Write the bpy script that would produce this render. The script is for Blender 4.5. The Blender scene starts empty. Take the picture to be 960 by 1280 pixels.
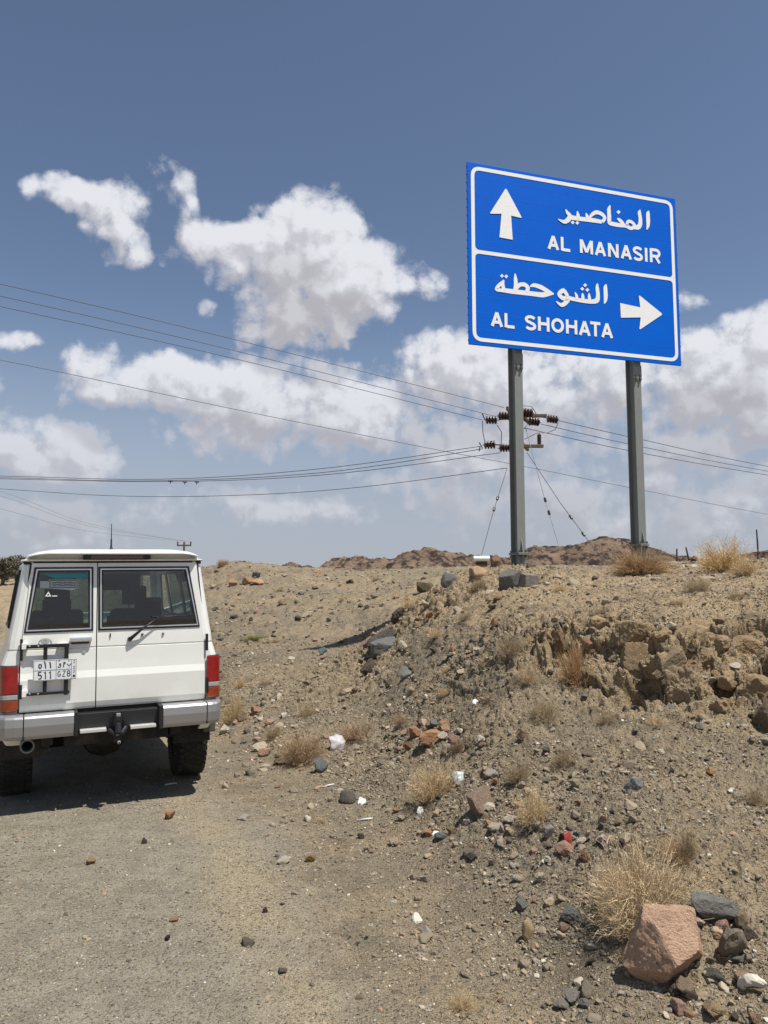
import bpy, math, random
import numpy as np
from mathutils import Vector, Matrix
from mathutils.bvhtree import BVHTree

random.seed(7)
RNG = np.random.default_rng(11)
SC = bpy.context.scene
COL = SC.collection
R = math.radians

# ------------------------------------------------------------------ camera
FOC, PITCH, EYE = 961.0, R(5.5), 1.67
cam_data = bpy.data.cameras.new('camera')
cam = bpy.data.objects.new('camera', cam_data)
COL.objects.link(cam)
cam.location = (0, 0, EYE)
cam.rotation_euler = (R(90) + PITCH, 0, 0)
cam_data.sensor_fit = 'VERTICAL'
cam_data.sensor_height = 36.0
cam_data.lens = FOC / 1280.0 * 36.0
cam_data.clip_start = 0.05
cam_data.clip_end = 6000
SC.camera = cam

SC.view_settings.view_transform = 'Standard'
SC.view_settings.look = 'None'
SC.view_settings.exposure = 0.22
SC.view_settings.gamma = 1.0
SC.cycles.max_bounces = 5
SC.cycles.diffuse_bounces = 2
SC.cycles.glossy_bounces = 3
SC.cycles.transparent_max_bounces = 10


def ray(px, py):
    u = (px - 480) / FOC
    v = (640 - py) / FOC
    return Vector((u, math.cos(PITCH) - v * math.sin(PITCH), math.sin(PITCH) + v * math.cos(PITCH)))


def P(px, py, Y):
    """world point seen at photo position px,py at world depth Y (metres north of the camera)"""
    r = ray(px, py)
    return Vector((0, 0, EYE)) + r * (Y / r.y)


# ------------------------------------------------------------------ sun
SUN_DIR = Vector((0.322, -0.226, 0.919)).normalized()
sd = bpy.data.lights.new('sun', 'SUN')
sd.energy = 5.0
sd.angle = R(0.5)
sd.color = (1.0, 0.955, 0.88)
sun = bpy.data.objects.new('sun', sd)
COL.objects.link(sun)
sun.rotation_euler = SUN_DIR.to_track_quat('Z', 'Y').to_euler()

# ------------------------------------------------------------------ world: Nishita sky and cumulus clouds
world = bpy.data.worlds.new('World')
SC.world = world
world.use_nodes = True
WT = world.node_tree
WT.nodes.clear()


class NB:
    """small node helper"""
    def __init__(self, tree):
        self.t = tree

    def n(self, kind, **kw):
        nd = self.t.nodes.new(kind)
        for k, v in kw.items():
            setattr(nd, k, v)
        return nd

    def put(self, sock, val):
        if val is None:
            return
        if hasattr(val, 'is_output') or hasattr(val, 'links'):
            self.t.links.new(val, sock)
        else:
            sock.default_value = val

    def m(self, op, a, b=None, c=None, clamp=False):
        nd = self.n('ShaderNodeMath', operation=op, use_clamp=clamp)
        self.put(nd.inputs[0], a)
        self.put(nd.inputs[1], b)
        self.put(nd.inputs[2], c)
        return nd.outputs[0]

    def vm(self, op, a, b=None, s=None):
        nd = self.n('ShaderNodeVectorMath', operation=op)
        self.put(nd.inputs[0], a)
        self.put(nd.inputs[1], b)
        if s is not None:
            self.put(nd.inputs['Scale'], s)
        return nd.outputs['Value'] if op in ('LENGTH', 'DOT_PRODUCT', 'DISTANCE') else nd.outputs[0]

    def noise(self, vec, scale, detail=3, rough=0.5, lac=2.0, dist=0.0, out=0):
        nd = self.n('ShaderNodeTexNoise')
        self.put(nd.inputs['Vector'], vec)
        self.put(nd.inputs['Scale'], scale)
        nd.inputs['Detail'].default_value = detail
        nd.inputs['Roughness'].default_value = rough
        nd.inputs['Lacunarity'].default_value = lac
        nd.inputs['Distortion'].default_value = dist
        return nd.outputs[out]

    def voro(self, vec, scale, feature='F1', out='Distance', rand=1.0):
        nd = self.n('ShaderNodeTexVoronoi', feature=feature)
        self.put(nd.inputs['Vector'], vec)
        nd.inputs['Scale'].default_value = scale
        nd.inputs['Randomness'].default_value = rand
        return nd.outputs[out]

    def ss(self, x, lo, hi, a=0.0, b=1.0):
        nd = self.n('ShaderNodeMapRange', interpolation_type='SMOOTHSTEP')
        self.put(nd.inputs[0], x)
        for i, v in ((1, lo), (2, hi), (3, a), (4, b)):
            nd.inputs[i].default_value = v
        return nd.outputs[0]

    def lin(self, x, lo, hi, a=0.0, b=1.0):
        nd = self.n('ShaderNodeMapRange')
        self.put(nd.inputs[0], x)
        for i, v in ((1, lo), (2, hi), (3, a), (4, b)):
            nd.inputs[i].default_value = v
        return nd.outputs[0]

    def mix(self, f, a, b, blend='MIX'):
        nd = self.n('ShaderNodeMix', data_type='RGBA', blend_type=blend)
        self.put(nd.inputs[0], f)
        for i, v in ((6, a), (7, b)):
            if isinstance(v, tuple):
                nd.inputs[i].default_value = (v[0], v[1], v[2], 1)
            else:
                self.put(nd.inputs[i], v)
        return nd.outputs[2]

    def ramp(self, f, stops, mode='LINEAR'):
        nd = self.n('ShaderNodeValToRGB')
        self.put(nd.inputs[0], f)
        cr = nd.color_ramp
        cr.interpolation = mode
        while len(cr.elements) < len(stops):
            cr.elements.new(0.5)
        for e, (p, c) in zip(cr.elements, stops):
            e.position = p
            e.color = (c[0], c[1], c[2], 1)
        return nd.outputs[0]

    def bump(self, h, strength, dist, normal=None):
        nd = self.n('ShaderNodeBump')
        self.put(nd.inputs['Strength'], strength)
        nd.inputs['Distance'].default_value = dist
        self.put(nd.inputs['Height'], h)
        if normal is not None:
            self.put(nd.inputs['Normal'], normal)
        return nd.outputs[0]


# cumulus field: soft lobes given as azimuth, elevation and angular radii, broken up by fractal noise
# columns: photo x, y, half width, half height, weight
LOBES = [
    (392, 290, 60, 48, 1.0), (345, 325, 90, 42, .95), (295, 312, 72, 28, .78), (400, 350, 95, 62, 1.05), (430, 340, 72, 48, 1.0),
    (380, 395, 70, 42, .95), (505, 352, 44, 17, .60), (470, 372, 38, 24, .75), (250, 298, 34, 24, .7),
    (125, 250, 56, 20, .70), (150, 272, 30, 36, .74), (158, 308, 20, 24, .62), (90, 248, 24, 14, .55), (220, 240, 20, 26, .62), (203, 215, 16, 14, .52),
    (236, 262, 14, 16, .5), (42, 237, 15, 17, .52),
    (200, 480, 100, 36, 1.0), (160, 468, 62, 28, .9), (280, 490, 120, 44, 1.0), (360, 500, 130, 52, 1.0), (440, 520, 90, 46, .95),
    (290, 535, 90, 34, .75), (390, 462, 60, 26, .75), (350, 545, 100, 30, .68), (500, 540, 50, 20, .55),
    (40, 562, 100, 38, 1.0), (5, 552, 60, 36, .95), (90, 575, 62, 24, .8), (15, 428, 30, 15, .55), (0, 490, 12, 14, .45), (255, 381, 14, 10, .36),
    (560, 440, 80, 34, .80), (600, 480, 110, 46, .85), (540, 480, 50, 30, .7), (680, 500, 120, 50, .82), (770, 470, 120, 40, .82), (700, 570, 100, 36, .62),
    (862, 375, 28, 18, .50), (900, 450, 90, 44, 1.0), (950, 430, 70, 40, 1.0), (900, 490, 110, 50, .95), (960, 500, 90, 56, 1.0), (830, 450, 60, 30, .8),
    (860, 565, 52, 34, .85), (830, 600, 60, 26, .7), (620, 570, 80, 40, .85), (590, 620, 60, 36, .7), (700, 625, 90, 38, .65),
    (350, 635, 80, 22, .72), (420, 640, 50, 18, .66), (300, 630, 56, 18, .55), (500, 600, 50, 16, .42), (170, 640, 56, 24, .52),
    (60, 655, 110, 36, .55), (900, 640, 120, 40, .6), (760, 655, 70, 30, .6),
    (1080, 470, 120, 60, 1.0), (1120, 560, 140, 50, .9), (1010, 600, 90, 40, .7), (-90, 560, 100, 40, 1.0), (-80, 470, 80, 26, .8), (-160, 640, 120, 36, .7),
]


def cloud_group():
    g = bpy.data.node_groups.new('cloud_density', 'ShaderNodeTree')
    g.interface.new_socket('Vector', in_out='INPUT', socket_type='NodeSocketVector')
    g.interface.new_socket('Density', in_out='OUTPUT', socket_type='NodeSocketFloat')
    g.interface.new_socket('Body', in_out='OUTPUT', socket_type='NodeSocketFloat')
    b = NB(g)
    gi = b.n('NodeGroupInput')
    go = b.n('NodeGroupOutput')
    nrm = b.vm('NORMALIZE', gi.outputs[0])
    # domain warp
    w = b.vm('SUBTRACT', b.noise(nrm, 9.0, 3, .55, out=1), (0.5, 0.5, 0.5))
    d = b.vm('ADD', nrm, b.vm('SCALE', w, s=0.075))
    sep = b.n('ShaderNodeSeparateXYZ')
    b.put(sep.inputs[0], d)
    az = b.m('ARCTAN2', sep.outputs[0], sep.outputs[1])
    el = b.m('ARCSINE', sep.outputs[2])
    cmb = b.n('ShaderNodeCombineXYZ')
    b.put(cmb.inputs[0], az)
    b.put(cmb.inputs[1], el)
    v = cmb.outputs[0]
    acc = None
    for (px, py, rx, ry, wt) in LOBES:
        def ae(x, y):
            q = ray(x, y).normalized()
            return math.atan2(q.x, q.y), math.asin(q.z)
        a0, e0 = ae(px, py)
        a1, _ = ae(px + rx, py)
        _, e1 = ae(px, py - ry)
        ra, re = abs(a1 - a0), abs(e1 - e0)
        q = b.vm('MULTIPLY', b.vm('SUBTRACT', v, (a0, e0, 0)), (1 / ra, 1 / re, 0))
        L = b.vm('DOT_PRODUCT', q, q)
        k = b.m('MULTIPLY_ADD', L, -0.62 * wt, wt)
        if acc is None:
            acc = k
        else:
            nd = b.n('ShaderNodeMath', operation='SMOOTH_MAX')
            b.put(nd.inputs[0], acc)
            b.put(nd.inputs[1], k)
            nd.inputs[2].default_value = 0.25
            acc = nd.outputs[0]
    acc = b.m('MAXIMUM', acc, -1.2)
    # the same kind of cloud all round, outside the part of the sky described above
    away = b.ss(b.m('ABSOLUTE', az), 0.62, 0.80)
    band = b.m('MULTIPLY', b.ss(el, -0.05, 0.05), b.ss(el, 0.75, 0.40))
    gen = b.lin(b.noise(nrm, 3.2, 3, .5), 0.42, 0.62, -0.6, 0.9)
    gen = b.m('MULTIPLY_ADD', b.m('MULTIPLY', away, band), b.m('ADD', gen, 1.2), -1.2)
    acc = b.m('MAXIMUM', acc, gen)
    f1 = b.noise(nrm, 14.0, 6, .66, 2.1, .25)
    f2 = b.voro(b.vm('ADD', nrm, b.vm('SCALE', w, s=0.05)), 24.0, 'F1')
    f4 = b.voro(b.vm('ADD', nrm, b.vm('SCALE', w, s=0.03)), 60.0, 'F1')
    e = b.m('MULTIPLY_ADD', f1, 1.75, -0.87)
    e = b.m('ADD', e, b.m('MULTIPLY_ADD', f2, -0.60, 0.33))
    f3 = b.noise(nrm, 52.0, 4, .7, 2.2, .4)
    e = b.m('ADD', e, b.m('MULTIPLY_ADD', f3, .50, -.25))
    e = b.m('ADD', e, b.m('MULTIPLY_ADD', f4, -.42, .235))
    out = b.m('ADD', acc, e)
    b.put(go.inputs[0], out)
    b.put(go.inputs[1], acc)
    return g


CG = cloud_group()
wb = NB(WT)
tc = wb.n('ShaderNodeTexCoord')
dirv = wb.vm('NORMALIZE', tc.outputs['Generated'])
sky = wb.n('ShaderNodeTexSky', sky_type='NISHITA')
sky.sun_disc = False
sky.sun_elevation = math.asin(SUN_DIR.z)
sky.sun_rotation = math.atan2(SUN_DIR.x, SUN_DIR.y)
sky.altitude = 1500
sky.air_density = 1.0
sky.dust_density = 1.3
sky.ozone_density = 1.5
hs = wb.n('ShaderNodeHueSaturation')
hs.inputs['Hue'].default_value = 0.5
hs.inputs['Saturation'].default_value = 0.93
hs.inputs['Value'].default_value = 1.05
wb.put(hs.inputs['Color'], sky.outputs[0])


def cg(vec):
    nd = wb.n('ShaderNodeGroup')
    nd.node_tree = CG
    wb.put(nd.inputs[0], vec)
    return nd.outputs[0], nd.outputs[1]


d0, b0 = cg(dirv)
d1, b1 = cg(wb.vm('ADD', dirv, (0.009, -0.004, 0.017)))
d2, b2 = cg(wb.vm('ADD', dirv, (0.012, -0.006, 0.060)))
alpha = wb.ss(d0, 0.06, 0.78)
slope = wb.m('SUBTRACT', d0, d1)
lit = wb.ss(slope, -0.38, 0.30)
under = wb.ss(wb.m('SUBTRACT', b2, b0), -0.36, 0.10)
under = wb.m('MULTIPLY', under, wb.ss(d0, 0.15, 0.75))
thick = wb.ss(d0, 0.45, 1.35)
sepw = wb.n('ShaderNodeSeparateXYZ')
wb.put(sepw.inputs[0], dirv)
haze = wb.ss(sepw.outputs[2], 0.30, 0.0)
ccol = wb.mix(lit, (5.5, 5.55, 6.05), (7.7, 7.85, 8.35))
ccol = wb.mix(wb.m('MULTIPLY', under, wb.m('MULTIPLY_ADD', lit, -0.40, 0.98)), ccol, (4.5, 4.38, 4.8))
low = wb.ss(sepw.outputs[2], 0.36, 0.03)
skyc = wb.mix(wb.m('MULTIPLY', low, .88), hs.outputs[0], (4.0, 4.3, 4.98))
ccol = wb.mix(wb.m('MULTIPLY', haze, 0.45), ccol, (4.3, 4.45, 5.0))
alpha = wb.m('MULTIPLY', alpha, wb.m('MULTIPLY_ADD', haze, -0.34, 1.0))
tot = wb.mix(alpha, skyc, ccol)
bg = wb.n('ShaderNodeBackground')
wb.put(bg.inputs[0], tot)
bg.inputs[1].default_value = 0.087
wo = wb.n('ShaderNodeOutputWorld')
wb.put(wo.inputs[0], bg.outputs[0])
try:
    world.cycles.sampling_method = 'MANUAL'
    world.cycles.sample_map_resolution = 256
except Exception:
    pass

# ------------------------------------------------------------------ materials
MATS = {}


def mat(name):
    m = bpy.data.materials.new(name)
    m.use_nodes = True
    m.node_tree.nodes.clear()
    b = NB(m.node_tree)
    out = b.n('ShaderNodeOutputMaterial')
    bs = b.n('ShaderNodeBsdfPrincipled')
    b.put(out.inputs[0], bs.outputs[0])
    MATS[name] = m
    return m, b, bs


def simple(name, col, rough=0.6, metal=0.0, var=0.12, scale=6.0, spec=0.5, coat=0.0, dust=0.0, bump=0.0, trans=0.0, alpha=1.0):
    m, b, bs = mat(name)
    g = b.n('ShaderNodeTexCoord').outputs['Object']
    n = b.noise(g, scale, 5, .6)
    lo = tuple(c * (1 - var) for c in col)
    hi = tuple(min(1, c * (1 + var)) for c in col)
    c = b.mix(n, lo, hi)
    if name == 'car_paint':
        zz = b.n('ShaderNodeSeparateXYZ')
        b.put(zz.inputs[0], g)
        lowd = b.m('MULTIPLY', b.ss(zz.outputs[2], 1.05, .62), b.ss(b.noise(g, 7, 6, .7), .30, .75))
        c = b.mix(b.m('MULTIPLY', lowd, .34), c, (.46, .39, .29))
    if dust:
        geo = b.n('ShaderNodeNewGeometry')
        d = b.m('MULTIPLY', b.ss(b.noise(g, 3.1, 6, .65), .42, .72), dust)
        c = b.mix(d, c, (.36, .30, .22))
    b.put(bs.inputs['Base Color'], c)
    b.put(bs.inputs['Roughness'], b.lin(b.noise(g, scale * 3, 3), 0.3, 0.7, rough * .85, min(1, rough * 1.15)))
    bs.inputs['Metallic'].default_value = metal
    bs.inputs['Specular IOR Level'].default_value = spec
    bs.inputs['Coat Weight'].default_value = coat
    bs.inputs['Coat Roughness'].default_value = 0.06
    bs.inputs['Transmission Weight'].default_value = trans
    bs.inputs['Alpha'].default_value = alpha
    if bump:
        b.put(bs.inputs['Normal'], b.bump(b.noise(g, scale * 8, 4), 0.5, bump))
    return m


def M(n):
    return MATS[n]


simple('car_paint', (.80, .81, .765), .32, var=.02, scale=2, coat=.5, dust=.05)
simple('black_trim', (.014, .014, .015), .45, var=.3)
simple('black_metal', (.016, .016, .018), .38, var=.3, metal=.2)
simple('rubber', (.016, .0155, .015), .85, var=.35, scale=18, dust=.14, bump=.002)
simple('underbody', (.02, .019, .018), .8, var=.4, dust=.3)
simple('chrome', (.66, .68, .72), .22, metal=.75, var=.05)
simple('bumper_silver', (.36, .36, .37), .36, metal=.55, var=.06, coat=.2, dust=.12)
simple('step_alloy', (.66, .65, .62), .4, metal=.4, var=.1)
simple('galvanised', (.205, .222, .212), .6, metal=.05, var=.14, scale=9, dust=.10)
simple('galv_dark', (.10, .11, .11), .55, metal=.5, var=.3)
simple('seat_cloth', (.05, .053, .06), .8, var=.25)
simple('seat_wrap', (.10, .11, .12), .12, var=.3, coat=.8)
simple('cabin_trim', (.16, .155, .145), .8, var=.15)
simple('dashboard', (.05, .05, .052), .6, var=.15)
simple('plate_white', (.70, .72, .74), .35, var=.04)
simple('print_black', (.02, .02, .022), .5, var=.1)
simple('sticker_teal', (.015, .24, .26), .35, var=.12)
simple('sticker_pale', (.42, .48, .47), .4, var=.25, scale=40)
simple('decal_white', (.8, .8, .8), .4, var=.05)
simple('sign_white', (.88, .89, .88), .38, var=.04, scale=3)
simple('wood_pole', (.115, .085, .06), .85, var=.35, scale=4)
simple('insulator_brown', (.045, .020, .015), .45, var=.25)
simple('wire_metal', (.10, .10, .11), .55, metal=.3, var=.2)
simple('far_wire', (.20, .21, .23), .6, var=.1)
simple('concrete', (.40, .36, .29), .9, var=.22, scale=9, bump=.01)
simple('white_tank', (.72, .72, .70), .5, var=.05)
simple('plastic_white', (.62, .62, .60), .35, var=.08)
simple('bag_plastic', (.50, .47, .47), .45, var=.3, scale=30)
simple('plastic_red', (.30, .045, .03), .35, var=.2)
simple('paper_white', (.72, .70, .64), .8, var=.12)
simple('stake_iron', (.09, .06, .045), .8, metal=.3, var=.3)
simple('lens_red', (.27, .008, .010), .12, var=.75, scale=16, coat=.5)
simple('lens_dark_red', (.065, .012, .012), .15, var=.2, coat=1.0)
simple('lens_amber', (.26, .040, .010), .12, var=.7, scale=16, coat=.5)
simple('lens_clear', (.34, .33, .34), .12, var=.2, coat=1.0)
simple('trunk_bark', (.12, .09, .06), .9, var=.3)


def glass(name, tint, alpha_mix):
    m, b, bs = mat(name)
    nodes = m.node_tree.nodes
    out = [n for n in nodes if n.type == 'OUTPUT_MATERIAL'][0]
    nodes.remove(bs)
    tr = b.n('ShaderNodeBsdfTransparent')
    tr.inputs[0].default_value = (*tint, 1)
    gl = b.n('ShaderNodeBsdfGlossy')
    gl.inputs['Roughness'].default_value = 0.02
    gl.inputs['Color'].default_value = (1, 1, 1, 1)
    fr = b.n('ShaderNodeFresnel')
    fr.inputs[0].default_value = 1.5
    mx = b.n('ShaderNodeMixShader')
    b.put(mx.inputs[0], b.m('ADD', fr.outputs[0], alpha_mix, clamp=True))
    b.put(mx.inputs[1], tr.outputs[0])
    b.put(mx.inputs[2], gl.outputs[0])
    b.put(out.inputs[0], mx.outputs[0])


glass('car_glass', (.30, .38, .385), 0.035)
glass('bottle_glass', (.05, .35, .12), 0.06)

# blue sign sheeting
m, b, bs = mat('sign_blue')
g = b.n('ShaderNodeTexCoord').outputs['Object']
c = b.mix(b.noise(g, 2.2, 6, .6), (.0, .108, .60), (.0, .136, .72))
sx = b.n('ShaderNodeMapping')
b.put(sx.inputs[0], g)
sx.inputs['Scale'].default_value = (14, 14, .8)
st = b.ss(b.noise(sx.outputs[0], 1.5, 4, .7), .66, .80)
c = b.mix(b.m('MULTIPLY', st, .12), c, (.06, .22, .60))
b.put(bs.inputs['Base Color'], c)
bs.inputs['Roughness'].default_value = .5
bs.inputs['Specular IOR Level'].default_value = .10

# stone material: colour comes from each stone object
m, b, bs = mat('stone')
g = b.n('ShaderNodeTexCoord').outputs['Object']
oi = b.n('ShaderNodeObjectInfo')
n1 = b.noise(g, 2.2, 6, .62)
n2 = b.noise(g, 9, 7, .7)
c = b.mix(n1, (.60, .56, .50), (1.25, 1.22, 1.20))
c = b.mix(1.0, oi.outputs['Color'], c, 'MULTIPLY')
c = b.mix(b.ss(n2, .50, .70), c, b.mix(.55, c, (.36, .29, .20)))
c = b.mix(b.m('MULTIPLY', b.ss(n2, .46, .32), .55), c, (.05, .04, .035))
b.put(bs.inputs['Base Color'], c)
bs.inputs['Roughness'].default_value = .88
bs.inputs['Specular IOR Level'].default_value = .25
h = b.m('ADD', b.m('MULTIPLY', n2, .6), b.m('MULTIPLY', b.noise(g, 26, 6, .7), .35))
b.put(bs.inputs['Normal'], b.bump(h, .8, .05))

# gravel material: each instance has its own shade
m, b, bs = mat('gravel_stone')
oi = b.n('ShaderNodeObjectInfo')
pal = b.ramp(oi.outputs['Random'], [(0, (.10, .083, .062)), (.06, (.18, .15, .108)), (.20, (.23, .19, .132)), (.45, (.31, .25, .17)), (.62, (.20, .17, .122)),
                                    (.70, (.34, .275, .19)), (.80, (.38, .26, .175)), (.86, (.25, .225, .19)), (.93, (.46, .40, .30)), (.975, (.64, .60, .51))], 'CONSTANT')
g = b.n('ShaderNodeTexCoord').outputs['Object']
c = b.mix(b.noise(g, 3, 4, .6), pal, b.mix(.5, pal, (.2, .165, .12)))
b.put(bs.inputs['Base Color'], c)
bs.inputs['Roughness'].default_value = .9
bs.inputs['Specular IOR Level'].default_value = .2

# dry twigs
m, b, bs = mat('dry_twigs')
oi = b.n('ShaderNodeObjectInfo')
at = b.n('ShaderNodeAttribute', attribute_name='tone')
c = b.mix(at.outputs['Fac'], (.50, .44, .38), (1.5, 1.45, 1.35))
c = b.mix(1.0, oi.outputs['Color'], c, 'MULTIPLY')
b.put(bs.inputs['Base Color'], c)
bs.inputs['Roughness'].default_value = .8
bs.inputs['Specular IOR Level'].default_value = .2

# far foliage
m, b, bs = mat('leaves')
at = b.n('ShaderNodeAttribute', attribute_name='tone')
c = b.mix(at.outputs['Fac'], (.045, .045, .028), (.14, .125, .08))
b.put(bs.inputs['Base Color'], c)
bs.inputs['Roughness'].default_value = .8

# ground: soil, gravel and old road surface
m, b, bs = mat('ground_soil')
pos = b.n('ShaderNodeNewGeometry').outputs['Position']
roadA = b.n('ShaderNodeAttribute', attribute_name='road').outputs['Fac']
tanA = b.n('ShaderNodeAttribute', attribute_name='tan').outputs['Fac']
trackA = b.n('ShaderNodeAttribute', attribute_name='track').outputs['Fac']
nA = b.noise(pos, .9, 6, .6)
nB = b.noise(pos, 5.5, 7, .65)
nC = b.noise(pos, 38, 5, .7)
nD = b.noise(pos, 140, 3, .6)
soil = b.mix(nB, (.165, .138, .098), (.40, .33, .225))
tan = b.mix(nB, (.32, .235, .138), (.61, .465, .285))
soil = b.mix(b.m('MULTIPLY', b.ss(nA, .40, .66), .55), soil, tan)
base = b.mix(tanA, soil, tan)
roadc = b.mix(b.ss(nB, .3, .7), (.255, .228, .173), (.35, .315, .243))
dust = b.mix(nC, (.345, .285, .185), (.455, .378, .25))
roadc = b.mix(trackA, roadc, dust)
base = b.mix(roadA, base, roadc)
# grains in three sizes
def grains(scale, lo, hi, palette):
    nd = b.n('ShaderNodeTexVoronoi', feature='F1')
    b.put(nd.inputs['Vector'], pos)
    nd.inputs['Scale'].default_value = scale
    sp = b.n('ShaderNodeSeparateColor')
    b.put(sp.inputs[0], nd.outputs['Color'])
    keep = b.m('MULTIPLY', b.ss(sp.outputs[0], lo, hi), b.ss(nd.outputs['Distance'], .46, .34))
    return keep, b.ramp(sp.outputs[1], palette, 'CONSTANT'), nd.outputs['Distance']
PAL = [(0, (.12, .10, .078)), (.07, (.18, .15, .115)), (.24, (.25, .21, .15)), (.6, (.30, .24, .17)), (.75, (.16, .145, .125)), (.78, (.46, .39, .30)), (.84, (.48, .33, .24)), (.88, (.68, .63, .53))]
k1, p1, q1 = grains(150, .42, .5, PAL)
k2, p2, q2 = grains(62, .58, .62, PAL)
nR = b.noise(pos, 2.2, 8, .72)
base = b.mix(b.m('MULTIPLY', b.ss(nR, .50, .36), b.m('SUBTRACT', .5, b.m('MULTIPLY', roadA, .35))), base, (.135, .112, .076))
k3, p3_, q3 = grains(17, .72, .76, PAL)
base = b.mix(b.m('MULTIPLY', k3, b.m('SUBTRACT', .55, b.m('MULTIPLY', roadA, .5))), base, p3_)
base = b.mix(b.m('MULTIPLY', k1, .62), base, p1)
base = b.mix(b.m('MULTIPLY', k2, .75), base, p2)
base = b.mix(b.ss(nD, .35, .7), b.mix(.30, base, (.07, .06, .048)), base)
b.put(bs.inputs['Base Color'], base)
bs.inputs['Roughness'].default_value = .95
bs.inputs['Specular IOR Level'].default_value = .12
hh = b.m('ADD', b.m('MULTIPLY', b.m('MULTIPLY', k2, b.m('SUBTRACT', .6, q2)), .8), b.m('MULTIPLY', b.m('MULTIPLY', k1, b.m('SUBTRACT', .6, q1)), .55))
hh = b.m('ADD', hh, b.m('MULTIPLY', nC, .9))
hh = b.m('ADD', hh, b.m('MULTIPLY', nB, 1.6))
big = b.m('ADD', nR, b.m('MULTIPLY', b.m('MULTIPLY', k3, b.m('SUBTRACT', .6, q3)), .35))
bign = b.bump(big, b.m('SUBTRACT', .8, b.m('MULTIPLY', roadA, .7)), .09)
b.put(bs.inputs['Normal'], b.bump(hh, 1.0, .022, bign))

# rocky hills
m, b, bs = mat('hill_rock')
pos = b.n('ShaderNodeNewGeometry').outputs['Position']
n1 = b.noise(pos, .16, 8, .68)
n2 = b.noise(pos, 1.1, 8, .72)
c = b.mix(b.ss(n1, .35, .65), (.155, .108, .078), (.27, .195, .135))
c = b.mix(b.ss(n2, .54, .44), c, (.052, .038, .034))
c = b.mix(b.ss(n2, .58, .72), c, (.31, .24, .18))
b.put(bs.inputs['Base Color'], c)
bs.inputs['Roughness'].default_value = .95
bs.inputs['Specular IOR Level'].default_value = .1
b.put(bs.inputs['Normal'], b.bump(n2, 1.0, .55))


# ------------------------------------------------------------------ object helpers
def tag(o, label=None, cat=None, group=None, kind=None):
    if label:
        o['label'] = label
    if cat:
        o['category'] = cat
    if group:
        o['group'] = group
    if kind:
        o['kind'] = kind
    return o


def empty(name, loc, rz=0.0):
    o = bpy.data.objects.new(name, None)
    o.empty_display_size = .1
    o.location = loc
    o.rotation_euler = (0, 0, rz)
    COL.objects.link(o)
    return o


def link(name, me, parent=None):
    o = bpy.data.objects.new(name, me)
    COL.objects.link(o)
    if parent is not None:
        o.parent = parent
    return o


def copy_tree(o, parent=None):
    c = o.copy()
    COL.objects.link(c)
    c.parent = parent
    for ch in list(o.children):
        copy_tree(ch, c)
    return c


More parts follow.
